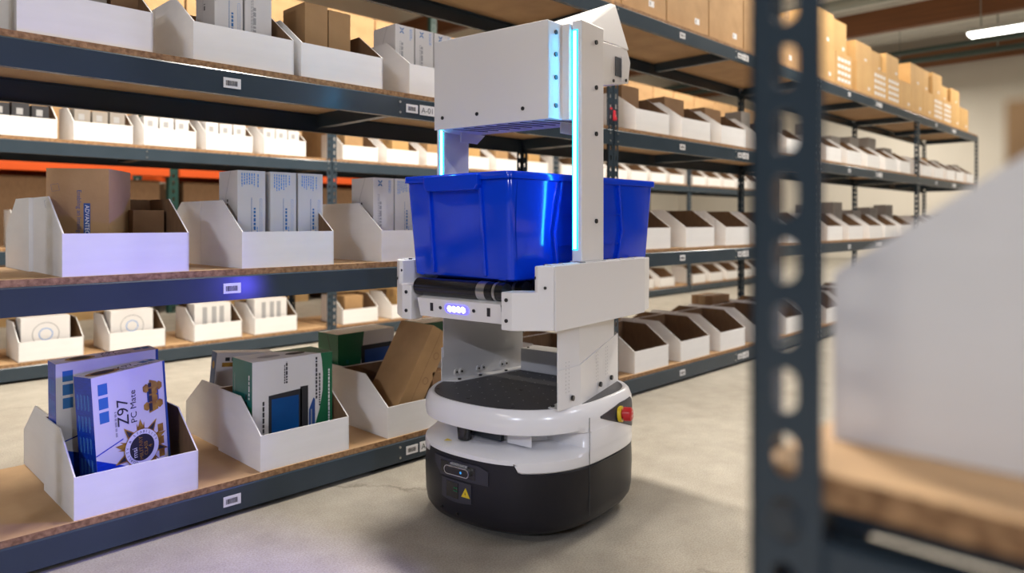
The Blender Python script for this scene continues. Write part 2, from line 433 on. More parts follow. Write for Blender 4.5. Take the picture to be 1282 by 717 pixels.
# ------------------------------------------------------------------ foreground rack (row the camera stands against)
FX, FY = .412, .2015
t = thing('shelving_rack', 'blurred slate shelf end with round-holed post in right foreground', 'shelf', (FX, FY, 0), 0, 'steel shelving bays')
fp = post_mesh(1, -1, 20, .0381, 1.98, wd=.0430, hw=.0150, hh=.0255)
q = link('post', fp, t); q.location = (0, 0, .025)
q = link('post', POSTS[(1, 1)], t); q.location = (0, -RD, 0)
for sy, py in ((-1, 0), (1, -RD)):
    q = link('post', POSTS[(-1, sy)], t); q.location = (BAY, py, 0)
for z in (.087, .705, 1.917):
    for k in range(2):
        MB().box(.001 + .003 + k * BL / 2, .004 + (k + 1) * BL / 2 - .002, -RD + .004, -.004, z, z + BT, 'board', fm={'-x': 'board_edge', '+x': 'board_edge', '+y': 'board_edge'}).build('deck_board', t)
    MB().box(.004, .034, -RD + .005, -.037, z - .075, z - .022, 'steel_slate').build('end_beam', t, bevel=.002)
    MB().box(.036, .07, -RD + .005, -.037, z - .0215, z - .0005, 'steel_slate').build('end_beam', t)
    q = link('beam', BEAM, t); q.location = (.01 + BL, .003, z); q.rotation_euler = (0, 0, PI)
    q = link('beam', BEAM, t); q.location = (.01, -RD - .003, z)
q = MB().cyl((-.004, -.0215, .692), (0.002, -.0215, .692), .0095, 'steel_dark', 12).build('bolt', t)

# ------------------------------------------------------------------ cardboard bins
BW, BD, H1, H2, RUN, TH = .312, .303, .110, .208, .142, .0042
def side_poly(): return [(0, 0), (0, H1), (RUN, H2), (BD, H2), (BD, 0)]
def bin_meshes():
    # origin at front-left bottom corner, front faces -y
    W, D = BW, BD
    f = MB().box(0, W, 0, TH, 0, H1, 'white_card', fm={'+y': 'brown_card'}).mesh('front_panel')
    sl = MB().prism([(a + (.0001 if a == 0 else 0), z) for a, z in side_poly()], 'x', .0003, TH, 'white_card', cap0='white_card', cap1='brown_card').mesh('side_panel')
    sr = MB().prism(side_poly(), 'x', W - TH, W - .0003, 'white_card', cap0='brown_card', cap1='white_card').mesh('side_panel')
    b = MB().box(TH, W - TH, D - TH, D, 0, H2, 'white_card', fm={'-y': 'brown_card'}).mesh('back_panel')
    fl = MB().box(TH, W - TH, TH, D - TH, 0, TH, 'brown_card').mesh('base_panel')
    tb = MB().box(TH, W - TH, D - 2 * TH, D - TH, H2 - .055, H2, 'brown_card').mesh('locking_flap')
    return [('front_panel', f), ('side_panel', sl), ('side_panel', sr), ('back_panel', b), ('base_panel', fl), ('locking_flap', tb)]
BINM = bin_meshes()
def bin_one():
    mb = MB(); W, D = BW, BD
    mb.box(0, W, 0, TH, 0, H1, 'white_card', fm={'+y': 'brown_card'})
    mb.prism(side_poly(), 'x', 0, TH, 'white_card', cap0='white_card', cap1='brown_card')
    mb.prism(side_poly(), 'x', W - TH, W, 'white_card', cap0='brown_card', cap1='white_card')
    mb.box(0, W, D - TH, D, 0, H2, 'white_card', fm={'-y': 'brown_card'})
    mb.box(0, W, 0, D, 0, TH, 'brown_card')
    return mb.mesh('bin', merge=False)
BIN1 = bin_one()
def make_bin(x, y, z, label, rz=0, parts=True, group='white cardboard bins'):
    if parts:
        t = thing('cardboard_bin', label, 'bin', (x, y, z), rz, group)
        for n, me in BINM: link(n, me, t)
    else:
        t = link('cardboard_bin', BIN1); t.location = (x, y, z); t.rotation_euler = (0, 0, rz); tag(t, label, 'bin', group)
    return t
def inbin(z): return z + TH
LEV = ['bottom', 'middle', 'upper', 'top']
ZB = [s + BT for s in SH]
# front bins of the near row: explicit x positions from the photograph, then regular
BX = {0: [.514, 1.013, 1.483, 1.93, 2.38], 1: [.488, .955, 1.457, 1.92, 2.37], 2: [.052 + .34, .812, 1.150, 1.578, 1.99, 2.40]}
BN = {0: ['white open bin holding two blue motherboard boxes, bottom shelf left', 'white open bin holding the green monitor box on bottom shelf', 'white open bin holding a tilted brown carton, next to robot base', 'white bin on bottom shelf hidden behind robot base, left one', 'white bin on bottom shelf hidden behind robot base, right one'],
      1: ['white open bin holding a tall brown printed carton on middle shelf', 'white open bin holding three tall white boxes on middle shelf', 'white open bin with two white boxes beside the blue tote', 'white bin on middle shelf behind the tote, left one', 'white bin on middle shelf behind the tote, right one'],
      2: ['white open bin at the top left corner on upper shelf', 'white open bin with two tall white boxes on upper shelf', 'white open bin with two brown cartons on upper shelf', 'white bin with three white boxes on upper shelf left of robot head', 'white bin on upper shelf behind robot head, left one', 'white bin on upper shelf behind robot head, right one']}
for lv in range(3):
    for k, x in enumerate(BX[lv]):
        rz = 0
        make_bin(x, R1Y + .010, ZB[lv], BN[lv][k], rz)
    # rear-facing bins, back to back
    for k, x in enumerate(BX[lv]):
        xx = x + BW + (.012 if lv == 0 else -.01 + .01 * (k % 3))
        make_bin(xx, R1Y + RD + .009, ZB[lv], 'white bin facing the rear aisle, %s from left on %s shelf of left bay' % (ORD[k], LEV[lv]), PI)
# upper-left corner: one more bin cut by the frame edge
# bays 2..4 of the near row
BX2 = {0: [2.985, 3.42, 3.86, 4.30, 4.76], 1: [3.005, 3.475, 3.925, 4.36, 4.80], 2: [2.995, 3.43, 3.87, 4.31, 4.77]}
where = ['', 'bay right of robot', 'bay past blurred post', 'farthest front bay']
for bay in (1, 2, 3):
    for lv in range(3):
        for k in range(5):
            x = BX2[lv][k] + (bay - 1) * BAY + (random.uniform(-.03, .03) if bay > 1 else 0)
            make_bin(x, R1Y + .010, ZB[lv], 'white open bin, %s from left on %s shelf of %s' % (ORD[k], LEV[lv], where[bay]), 0, bay < 3)
            if not (bay == 3 and lv == 0):
                make_bin(x + BW, R1Y + RD + .009, ZB[lv], 'rear-facing white bin, %s from left, %s shelf of %s' % (ORD[k], LEV[lv], where[bay]), PI, bay < 2)
# rear aisle row bins
X2U = [.36, .75, 1.14, 1.512, 1.885, 2.279]
X2B = [.42, .879, 1.324, 1.81, 2.21]
wh2 = ['left rear bay', 'second rear bay', 'third rear bay', 'last rear bay']
R2BINS = []
for bay in range(4):
    for lv, xs in ((2, X2U if bay == 0 else [.1 + i * .395 + R1X for i in range(6)]), (0, X2B if bay == 0 else [.1 + i * .44 + R1X for i in range(5)]), (1, [.12 + i * .45 + R1X for i in range(5)])):
        for k, x in enumerate(xs):
            xx = x + bay * (BAY if bay else 0)
            make_bin(xx, R2Y + .012, ZB[lv], 'white bin across rear aisle, %s on %s shelf, %s' % (ORD[k], LEV[lv], wh2[bay]), 0, False, 'white bins across the rear aisle')
            R2BINS.append((bay, lv, k, xx))
# foreground bin
make_bin(.49 + BW, .181, .723, 'large blurred white bin on foreground shelf at right edge', PI)

# ------------------------------------------------------------------ cartons and boxes
_cm = {}
def carton(name, label, dims, loc, rot=(0, 0, 0), mat='kraft', tape=True, group=None, stickers=None, cat='carton', flapdir='x'):
    """carton with origin at base centre: body, two top flaps, tape"""
    w_, d, h = dims
    t = thing(name, label, cat, loc, 0, group, rot)
    key = (w_, d, h, mat, flapdir)
    if key not in _cm:
        b = MB().box(-w_ / 2, w_ / 2, -d / 2, d / 2, 0, h - .003, mat).mesh('body')
        f1 = MB().box(-w_ / 2, w_ / 2, -d / 2, -.0012, h - .003, h, mat).mesh('top_flap')
        f2 = MB().box(-w_ / 2, w_ / 2, .0012, d / 2, h - .003, h, mat).mesh('top_flap')
        tp = MB()
        tw = min(.05, w_ * .4) / 2
        tp.box(-w_ / 2 - .0004, w_ / 2 + .0004, -tw, tw, h, h + .0004, 'tape')
        for s in (-1, 1): tp.box(s * (w_ / 2 + .0002) - .0002, s * (w_ / 2 + .0002) + .0002, -tw, tw, h - .06, h, 'tape')
        _cm[key] = (b, f1, f2, tp.mesh('tape'))
    b, f1, f2, tp = _cm[key]
    link('body', b, t); link('top_flap', f1, t); link('top_flap', f2, t)
    if tape: link('tape', tp, t)
    return t
def front_print(t, dims): return Print((-dims[0] / 2, -dims[1] / 2, 0), (1, 0, 0), (0, 0, 1))
def left_print(t, dims): return Print((-dims[0] / 2, dims[1] / 2, 0), (0, -1, 0), (0, 0, 1))
def top_print(t, dims): return Print((-dims[0] / 2, -dims[1] / 2, dims[2]), (1, 0, 0), (0, 1, 0))
# --- tall white boxes with blue print
def lines(p, u0, u1, v0, v1, n, mat, rnd, lay=0):
    for i in range(n):
        u = u0 + (u1 - u0) * i / n
        v = v1
        stop = v0 + (v1 - v0) * rnd.uniform(0, .35)
        while v > stop:
            l = rnd.uniform(.004, .010); p.rect(u, max(v - l, stop), u + (u1 - u0) / n * .45, v, mat, lay); v -= l + .0022
def white_box(label, x, y, z, rz=0, dims=(.09, .14, .297), style=0, group='tall white boxes with blue print'):
    t = carton('white_box', label, dims, (x, y, z), (0, 0, rad(rz)), 'white_box', False, group, cat='box')
    rnd = random.Random(int(x * 1000)); w_, d, h = dims
    p = front_print(t, dims)
    if style == 0:
        lines(p, .012, .060, h - .062, h - .008, 6, 'print_lightblue', rnd)
        lines(p, .064, .072, h - .055, h - .010, 1, 'print_lightblue', rnd)
        p.rect(.044, .02, .0455, h - .085, 'print_blue')
        p.dash(.058, .11, .07, .011, 'print_blue', 90, 0); lines(p, .062, .068, .02, .12, 1, 'print_lightblue', rnd)
        p.frame(.072, .02, .079, h - .088, .0008, 'print_lightblue')
    else:
        for a in (0, 90):   # blue X-shaped emblem
            c = (.030, h - .020); q = .009
        for sx in (-1, 1):
            p.poly([(.030 + sx * .003, h - .020), (.030 + sx * .011, h - .009), (.030 + sx * .004, h - .010), (.030, h - .017)], 'print_blue')
            p.poly([(.030 + sx * .003, h - .020), (.030, h - .023), (.030 + sx * .004, h - .030), (.030 + sx * .011, h - .031)], 'print_blue')
        p.dash(.036, .10, .11, .014, 'print_grey', 90, 0)
        lines(p, .020, .030, .04, h - .06, 2, 'print_grey', rnd)
        lines(p, .068, .080, h - .06, h - .008, 2, 'print_lightblue', rnd)
    p.build('printing', t)
    q = left_print(t, dims); q.dash(.07, h - .11, .02, .014, 'print_black', 90, 0); q.rect(.040, h - .17, .0407, h - .09, 'print_grey'); q.rect(.05, h - .17, .0507, h - .09, 'print_grey')
    q.poly([(d - .052, h), (d - .050, h), (d - .085, h - .075), (d - .087, h - .075)], 'print_grey'); q.rect(d - .087, h - .11, d - .085, h - .075, 'print_grey')
    q.build('side_printing', t)
    return t
zi = [z + TH for z in ZB]
for k, x in enumerate((1.029, 1.135, 1.2345)):
    white_box('white box with blue print on middle shelf, %s of three in bin' % ['left', 'centre', 'right'][k], x, 2.23, zi[1], (-1, .5, -.5)[k])
for k, x in enumerate((1.536, 1.632)):
    white_box('white box beside blue tote with blue emblem, %s one' % ['nearer', 'farther'][k], x, 2.24, zi[1], 0, style=1 - k, group='white boxes beside the tote')
for k, x in enumerate((.955, 1.050)):
    white_box('tall white box cut by top frame edge on upper shelf, %s one' % ['left', 'right'][k], x, 2.23, zi[2], 0, dims=(.088, .14, .30), style=k, group='white boxes at top edge')
for k, x in enumerate((1.640, 1.734, 1.828)):
    white_box('white box with blue emblem left of robot head, %s of three' % ['left', 'middle', 'right'][k], x, 2.25, zi[2], 0, dims=(.088, .14, .275), style=1, group='white boxes by the robot head')
t = carton('white_box', 'white box with blue edge peeking above robot head', (.13, .14, .26), (2.07, 2.22, zi[2]), (0, 0, rad(4)), 'print_blue', False, None, cat='box')
# --- brown printed carton
D = (.155, .17, .28)
t = carton('printed_carton', 'tall brown carton with blue lettering panel on middle shelf', D, (.6005, 2.2555, zi[1]), (0, 0, rad(-35)), 'kraft', False)
p = front_print(t, D)
p.rect(.092, .03, .1085, .186, 'print_navy'); p.text('ADVANTECH', .0960, .181, .0150, 'print_white', -90, 1); p.build('lettering_panel', t); p = front_print(t, D)
p.text('Enabling an Intelligent Planet', .076, .222, .0155, 'print_navy', -90); p.build('slogan', t)
for u, v in ((.022, .228), (.006, .185)):
    p = front_print(t, D)
    for i in range(4):
        a = rad(45 + 10 + 90 * i); c = rad(135 + 10 + 90 * i); r0, r1 = .0135, .0128
        p.poly([(u + r0 * math.cos(a), v + r0 * math.sin(a)), (u + r0 * math.cos(c), v + r0 * math.sin(c)), (u + r1 * math.cos(c), v + r1 * math.sin(c)), (u + r1 * math.cos(a), v + r1 * math.sin(a))], 'print_navy')
    p.build('square_mark', t)
t = carton('carton', 'plain brown carton beside the printed carton in left bin', (.085, .13, .17), (.745, 2.29, zi[1]), (0, 0, 0), 'kraft_dark', True)
# --- upper shelf brown cartons
for k, x in enumerate((1.267, 1.358)):
    carton('carton', 'narrow brown carton in upper shelf bin, %s of the pair' % ['left', 'right'][k], (.086, .15, .275 - .008 * k), (x, 2.255, zi[2]), (0, 0, 0), 'kraft', False, 'narrow brown cartons on upper shelf', flapdir='x')
t = carton('carton', 'grey flat box in the top left corner bin', (.17, .16, .16), (.53, 2.25, zi[2]), (0, 0, rad(3)), 'grey_box', False)
t = carton('carton', 'torn brown carton in the top left corner bin', (.07, .15, .17), (.665, 2.25, zi[2]), (0, 0, 0), 'kraft_dark', False)
# --- motherboard boxes
def emblem(p, cu, cv, r):
    for i in range(10):     # ten-pointed star: black points with gold edge alternating with gold leaves
        a = rad(90 + 36 * i)
        if i % 2 == 0:
            p.poly([(cu + .62 * r * math.cos(a - .32), cv + .62 * r * math.sin(a - .32)), (cu + 1.12 * r * math.cos(a), cv + 1.12 * r * math.sin(a)), (cu + .62 * r * math.cos(a + .32), cv + .62 * r * math.sin(a + .32))], 'print_gold', 1)
            for s in (-.16, .16):
                p.poly([(cu + .62 * r * math.cos(a + s - .1), cv + .62 * r * math.sin(a + s - .1)), (cu + 1.0 * r * math.cos(a + s), cv + 1.0 * r * math.sin(a + s)), (cu + .62 * r * math.cos(a + s + .1), cv + .62 * r * math.sin(a + s + .1))], 'print_gold', 1)
        else:
            p.poly([(cu + .6 * r * math.cos(a - .36), cv + .6 * r * math.sin(a - .36)), (cu + 1.18 * r * math.cos(a), cv + 1.18 * r * math.sin(a)), (cu + .6 * r * math.cos(a + .36), cv + .6 * r * math.sin(a + .36))], 'print_gold', 2)
            p.poly([(cu + .6 * r * math.cos(a - .24), cv + .6 * r * math.sin(a - .24)), (cu + 1.05 * r * math.cos(a), cv + 1.05 * r * math.sin(a)), (cu + .6 * r * math.cos(a + .24), cv + .6 * r * math.sin(a + .24))], 'print_black', 3)
    p.disc(cu, cv, .74 * r, 'print_gold', 4, 32); p.disc(cu, cv, .71 * r, 'print_white', 5, 32); p.disc(cu, cv, .52 * r, 'print_black', 6, 32)
    for i, ch in enumerate('QUALITY & STABILITY'):
        a = rad(250 - 230 * i / 18 + 0); rr = .56 * r
        if ch != ' ': p.text(ch, cu + rr * math.cos(a) - .0, cv + rr * math.sin(a), .15 * r, 'print_black', math.degrees(a) - 90, 6)
    p.text('msi', cu - .22 * r, cv - .34 * r, .30 * r, 'print_white', 90, 7)
    p.text('MILITARY', cu + .02 * r, cv - .48 * r, .22 * r, 'print_gold', 90, 7)
    p.text('CLASS', cu + .22 * r, cv - .36 * r, .20 * r, 'print_gold', 90, 7)
    p.text('4', cu + .42 * r, cv - .1 * r, .24 * r, 'print_gold', 90, 7)
def guardpro(p, cu, cv, s):
    p.rect(cu - .55 * s, cv - .5 * s, cu + .55 * s, cv + .5 * s, 'print_navy', 1)
    for sx in (-1, 1):
        for sy in (-1, 1):
            p.poly([(cu + sx * .62 * s + .34 * s * math.cos(rad(30 + 60 * i)), cv + sy * .8 * s + .40 * s * math.sin(rad(30 + 60 * i))) for i in range(6)], 'print_gold', 2)
    p.poly([(cu - .42 * s, cv - 1.45 * s), (cu + .28 * s, cv - 1.3 * s), (cu + .34 * s, cv + 1.25 * s), (cu - .28 * s, cv + 1.5 * s)], 'print_gold', 3)
    p.dash(cu - .12 * s, cv - 1.28 * s, 2.5 * s, .50 * s, 'print_black', 90, 4); p.dash(cu + .42 * s, cv - 1.28 * s, 2.5 * s, .42 * s, 'print_gold', 90, 4)
def motherboard_box(label, D, loc, rot, seed):
    w_, d, h = D
    t = carton('motherboard_box', label, D, loc, rot, 'white_box', False, 'motherboard boxes', cat='box')
    p = front_print(t, D)
    # blue bottom wedge and right edge
    p.poly([(0, 0), (w_ * .75, 0), (w_ * .62, h * .16), (0, h * .36)], 'print_royal', 0)
    p.poly([(0, h * .385), (w_ * .36, h * .455), (w_ * .36, h * .465), (0, h * .395)], 'print_royal', 0)
    p.rect(w_ - .007, 0, w_, h, 'print_navy', 0)
    for i in range(3): p.rect(.016, h - .052 - i * .038, .042, h - .022 - i * .038, 'print_blue')
    p.text('Z97', .096, h * .56, .046, 'print_black', 90, 1, 1.0); p.text('PC Mate', .120, h * .56, .025, 'print_black', 90, 1, 1.05)
    p.dash(.062, h * .49, .07, .009, 'print_grey', 90, 1)
    guardpro(p, w_ * .80, h * .735, .032)
    emblem(p, w_ * .60, h * .345, .071)
    for i in range(4): p.rect(w_ - .034, h * .42 - i * .036, w_ - .017, h * .42 - i * .036 + .023, 'print_gold')
    p.build('front_printing', t)
    q = left_print(t, D); q.rect(0, 0, d, h, 'print_royal')
    rnd = random.Random(seed)
    for i in range(5):
        for j in range(4):
            v1 = h - .045 - i * .058; u = d * (.14 + .2 * j); q.rect(u, v1 - .045 * rnd.uniform(.8, 1), u + d * .11, v1, 'print_lightblue', 1) if False else q.rect(u, v1 - .045, u + .0025, v1 - .002, 'print_lightblue', 1)
            q.rect(u + .005, v1 - .045 * rnd.uniform(.6, 1), u + .0065, v1 - .004, 'print_lightblue', 1)
    q.build('side_printing', t)
    p = top_print(t, D)
    p.text('Z97', w_ * .45, d * .50, d * .42, 'print_black'); p.text('PC Mate', w_ * .45, d * .16, d * .34, 'print_black')
    p.disc(w_ * .26, d * .5, d * .36, 'print_gold', 0, 12, d * .6); p.disc(w_ * .26, d * .5, d * .24, 'print_black', 1, 12, d * .42)
    for i in range(2): p.rect(w_ * .80 + i * .024, d * .45, w_ * .80 + i * .024 + .02, d * .8, 'print_blue')
    p.build('top_printing', t)
    rp = Print((w_ / 2, -d / 2, 0), (0, 1, 0), (0, 0, 1)); rp.rect(0, 0, d, h, 'print_royal'); rp.build('side_printing', t)
    return t
motherboard_box('blue and white motherboard box in front, showing gold star emblem', (.215, .078, .345), (.6775, 2.182, zi[0] + .004), (rad(-1.5), rad(-3), rad(16)), 5)
motherboard_box('blue and white motherboard box leaning behind the front one', (.272, .066, .370), (.662, 2.330, zi[0] + .002), (rad(3), rad(-1.5), rad(3)), 6)
# --- monitor boxes
def monitor_box(label, D, loc, rz, rear=False):
    w_, d, h = D
    t = carton('monitor_box', label, D, loc, (0, 0, rad(rz)), 'white_box', False, 'boxed monitors', cat='box')
    p = front_print(t, D)
    if rear:
        p.poly([(0, 0), (w_ * .30, 0), (w_ * .36, h * .4), (w_ * .45, h), (0, h)], 'print_green', 0); p.rect(w_ * .40, h * .1, w_ * .95, h * .82, 'print_black', 1); p.rect(w_ * .46, h * .16, w_ * .92, h * .76, 'print_navy', 2)
        p.poly([(w_ * .33, h * .1), (w_ * .39, h * .1), (w_ * .39, h * .62), (w_ * .33, h * .5)], 'print_black', 1); p.dash(w_ * .18, h * .35, .1, .02, 'print_teal', 90, 1); p.build('front_printing', t)
        q = left_print(t, D); q.rect(0, 0, d, h, 'print_green'); q.poly([(d * .45, h), (d * .47, h), (d * .72, h * .72), (d * .70, h * .72)], 'print_black', 1); q.build('side_printing', t)
        return t
    p.poly([(w_, 0), (w_, h), (w_ * .845, h), (w_ * .86, h * .93), (w_ * .875, h * .78), (w_ * .87, h * .6), (w_ * .83, h * .4), (w_ * .72, h * .12), (w_ * .66, 0)], 'print_green', 0)
    p.poly([(w_ * .19, h * .02), (w_ * .60, h * .02), (w_ * .60, h * .66), (w_ * .19, h * .64)], 'print_black', 1)
    p.rect(w_ * .225, h * .06, w_ * .56, h * .60, 'print_screen', 2)
    p.rect(w_ * .58, h * .02, w_ * .68, h * .68, 'print_black', 1)
    p.poly([(w_ * .69, h * .04), (w_ * .77, h * .04), (w_ * .77, h * .52), (w_ * .75, h * .54), (w_ * .69, h * .42)], 'print_navy', 1)
    p.rect(w_ * .715, h * .05, w_ * .73, h * .42, 'print_grey', 2)
    p.dash(w_ * .42, h * .74, .07, .010, 'print_black', 90, 1); p.dash(w_ * .39, h * .74, .06, .006, 'print_black', 90, 1)
    p.dash(w_ * .80, h * .52, .14, .0105, 'print_black', 90, 1); p.dash(w_ * .84, h * .44, .11, .009, 'print_black', 90, 1)
    p.dash(w_ * .14, h * .02, .18, .0105, 'print_black', 90, 1)
    p.dash(w_ * .965, h * .12, .22, .009, 'print_white', 90, 1); p.dash(w_ * .87, h * .14, .03, .018, 'print_white', 0, 1)
    p.build('front_printing', t)
    q = left_print(t, D); q.rect(0, 0, d, h, 'print_teal'); q.rect(d * .6, 0, d, h * .55, 'print_green', 1)
    q.dash(d * .75, h * .35, .1, .017, 'print_black', 90, 2); q.dash(d * .88, h * .62, .08, .012, 'print_white', 90, 2); q.rect(d * .12, h * .3, d * .125, h * .85, 'print_white', 2)
    q.build('side_printing', t)
    p = top_print(t, D); p.poly([(w_ * .45, d), (w_, d), (w_, 0), (w_ * .85, 0), (w_ * .7, d * .6)], 'print_green', 0); p.disc(w_ * .62, d * .4, .02, 'print_black', 1, 16, .035); p.disc(w_ * .3, d * .45, .02, 'print_grey', 1, 16, .04)
    p.build('top_printing', t)
    return t
monitor_box('green and white boxed monitor standing in bottom shelf bin', (.285, .14, .315), (1.170, 2.225, zi[0]), 0)
t = monitor_box('green boxed monitor in rear bin behind tilted brown carton', (.285, .13, .315), (1.655, 2.525, zi[0]), 4, True)
t = monitor_box('green boxed monitor in rear bin just left of robot tower', (.285, .13, .315), (2.10, 2.525, zi[0]), 0, True)
D = (.20, .06, .24)
t = carton('small_blue_box', 'small blue and white box tilted in rear bin behind monitor box', D, (1.15, 2.53, zi[0] + .048), (0, rad(5), rad(-8)), 'white_box', False, cat='box')
q = left_print(t, D); q.rect(0, 0, D[1], D[2], 'print_navy'); q.disc(.03, D[2] - .045, .014, 'print_gold', 1); q.build('side_printing', t)
p = front_print(t, D); p.rect(.02, D[2] - .05, .15, D[2] - .035, 'print_gold'); p.dash(.03, D[2] - .03, .05, .022, 'print_black', 0, 0); p.build('front_printing', t)
t = carton('carton', 'plain carton under the small tilted box in rear bin', (.24, .16, .045), (1.165, 2.52, zi[0]), (0, 0, 0), 'kraft_dark', True)
# --- tilted brown carton
t = carton('carton', 'brown carton with taped seam tilted to the right beside robot', (.10, .20, .345), (1.579, 2.20, .1565), (0, rad(31), 0), 'kraft', False)
p = Print((-.05, -.10, 0), (1, 0, 0), (0, 0, 1)); p.rect(.046, 0, .048, .345, 'kraft_dark'); p.ring(.072, .25, .011, .0135, 'kraft_dark'); p.ring(.072, .15, .011, .0135, 'kraft_dark'); p.build('seam_printing', t)
t = carton('carton', 'brown carton under the tilted one in robot-side bin', (.075, .20, .19), (1.7475, 2.20, zi[0]), (0, 0, 0), 'kraft_dark', True)
# --- contents of bins in the bay right of the robot
gi = 0
for lv, lst in {2: [(2.995, .16, .19, 'kraft_dark', .05), (3.43, .20, .18, 'kraft_dark', .06), (3.87, .20, .17, 'kraft_dark', .05), (4.31, .12, .2, 'grey_box', .09), (4.77, .15, .2, 'grey_box', .08)], }.items():
    for k, (x, w_, h, mt, dx) in enumerate(lst):
        carton('carton', 'brown carton in %s bin on upper shelf right of robot' % ORD[k], (w_, .12, h + .06), (x + BW / 2 - .02, R1Y + .20, zi[lv]), (0, 0, rad(random.uniform(-4, 4))), mt, False, 'cartons in upper bins right of robot')
for k, x in enumerate((3.10, 3.45, 3.86, 4.40)):
    carton('carton', 'brown carton in rear-facing bin, %s from left, bottom shelf right of robot' % ORD[k], (.24, .16, .27 - .02 * (k % 2)), (x + .156, R1Y + .46, zi[0]), (0, 0, rad((0, 3, -2, 2)[k])) if False else (0, 0, 0), 'kraft_dark' if k % 2 else 'kraft', True, 'cartons in rear-facing bins') if k in (0, 3) else None
for lv in (1, 2):
    for k in range(5):
        x = BX2[lv][k] + BAY
        carton('carton', 'grey-brown carton in %s bin on %s shelf past the blurred post' % (ORD[k], LEV[lv]), (.20, .11, .24 + .03 * ((k * 7 + lv) % 3)), (x + .156, R1Y + .22, zi[lv]), (0, 0, 0), 'grey_box', False, 'cartons in bins past the blurred post')
for k in range(5):
    carton('carton', 'pale carton in %s bin on upper shelf of farthest front bay' % ORD[k], (.2, .12, .22), (BX2[2][k] + 2 * BAY + .156, R1Y + .21, zi[2]), (0, 0, 0), 'kraft' if k % 2 else 'grey_box', False, 'cartons in far upper bins') if k in (1, 2, 4) else None
# rear aisle contents: white boxes, access point boxes
for bay, lv, k, x in R2BINS:
    if bay > 1 or lv == 1: continue
    cx = x + BW / 2
    lb = '%s bin on %s shelf of %s' % (ORD[k], LEV[lv], wh2[bay])
    if lv == 0 and bay == 0:
        D = (.235, .12, .23)
        t = carton('white_box', 'white box with printed ring in ' + lb, D, (cx - .02, R2Y + .11, zi[0]), (0, 0, 0), 'white_box', False, 'white boxes across rear aisle', cat='box')
        p = front_print(t, D)
        if k < 3: p.ring(.117, .135, .062, .066, 'print_grey'); p.ring(.117, .135, .030, .034, 'print_lightblue')
        else:
            for q in (.05, .11, .16): p.rect(q, .08, q + .03, .21, 'print_grey')
        p.build('printing', t)
    elif lv == 2 and bay == 0:
        for j in range(3):
            D = (.08, .12, .19 - .012 * ((j + k) % 2))
            mt = ['print_navy', 'print_black', 'grey_box', 'white_box', 'white_box', 'white_box'][k] if not (k == 0 and j != 1) else 'white_box'
            t = carton('white_box' if mt == 'white_box' else 'small_box', '%s slim box in %s' % (['left', 'middle', 'right'][j], lb), D, (x + .055 + j * .092, R2Y + .11, zi[2]), (0, 0, 0), mt, False, 'slim boxes across rear aisle', cat='box')
            p = front_print(t, D); p.rect(.02, .12, .05, .155, 'print_grey'); p.build('printing', t)
    else:
        carton('carton', 'brown carton in ' + lb, (.16, .14, .2 + .02 * (k % 3)), (cx - .03 + .04 * (k % 2), R2Y + .13, zi[lv]), (0, 0, 0), 'kraft_yellow' if k % 2 else 'kraft', True, 'brown cartons across rear aisle')

# ------------------------------------------------------------------ cartons on the top shelves
def sticker(t, w_, d, h, n, rnd):
    p = Print((-w_ / 2, -d / 2, 0), (1, 0, 0), (0, 0, 1))
    if n == 1:
        u = w_ * rnd.uniform(.55, .75); p.rect(u, h * .18, u + .05, h * .28, 'label_white'); p.rect(u + .008, h * .2, u + .02, h * .26, 'print_grey', 1)
    else:
        for i in range(4):
            for j in range(4):
                p.rect(.04 + i * (w_ - .06) / 4, .035 + j * (h - .05) / 4, .04 + i * (w_ - .06) / 4 + .055, .035 + j * (h - .05) / 4 + .028, 'label_white')
    p.build('sticker', t)
ztop = ZB[3]
rnd = random.Random(11)
# front row: tall brown cartons; bay 1 ones, unseen, added to block light
tops = []
xs = R1X + .03
k = 0
while xs < R1X + 2 * BAY - .35:
    w_ = (.40, .44, .42)[k % 3]
    nm = '%s from left' % ORD[k] if k < 12 else 'last'
    t = carton('carton', 'brown top-shelf carton (unseen ones added to block light), %s of the single row' % nm, (w_, .50, .33), (xs + w_ / 2, R1Y + .29, ztop), (0, 0, 0), 'kraft', True, 'large cartons on top shelf')
    sticker(t, w_, .50, .33, 1, rnd)
    if k in (5, 7, 8, 9):
        t2 = carton('carton', 'large brown carton stacked on the %s lower one, top shelf' % ORD[k], (w_ - .02, .48, .30), (xs + w_ / 2, R1Y + .30, ztop + .33), (0, 0, 0), 'kraft', True, 'large cartons stacked on top shelf')
    xs += w_ + .012; k += 1
xs = R1X + 2 * BAY + .03; k = 0
while xs < R1X + 4 * BAY - .40:
    w_ = (.36, .34, .38, .36)[k % 4]; h = .26
    if k == 2: xs += .10
    t = carton('carton', 'yellow-brown carton, %s from left in lower layer past the post' % ORD[k] if k < 12 else 'yellow-brown carton at the far end of lower layer', (w_, .46, h), (xs + w_ / 2, R1Y + .25, ztop), (0, 0, 0), 'kraft_yellow', True, 'lower yellow cartons on far top shelf')
    sticker(t, w_, .46, h, 4 if k in (1, 3, 4, 8, 9) else 1, rnd)
    if k not in (5, 11):
        h2 = (.24, .24, .17, .17, .19, .2, .22)[k % 7]
        if k < 2: h2 = .27
        t = carton('carton', 'yellow-brown carton, stacked above the %s lower one past post' % ORD[min(k, 11)], (w_ - .01, .44, h2), (xs + w_ / 2, R1Y + .25 + .03 * (k % 2), ztop + h), (0, 0, 0), 'kraft_yellow', True, 'upper yellow cartons on far top shelf')
        sticker(t, w_ - .01, .44, h2, 1, rnd)
    xs += w_ + .012; k += 1
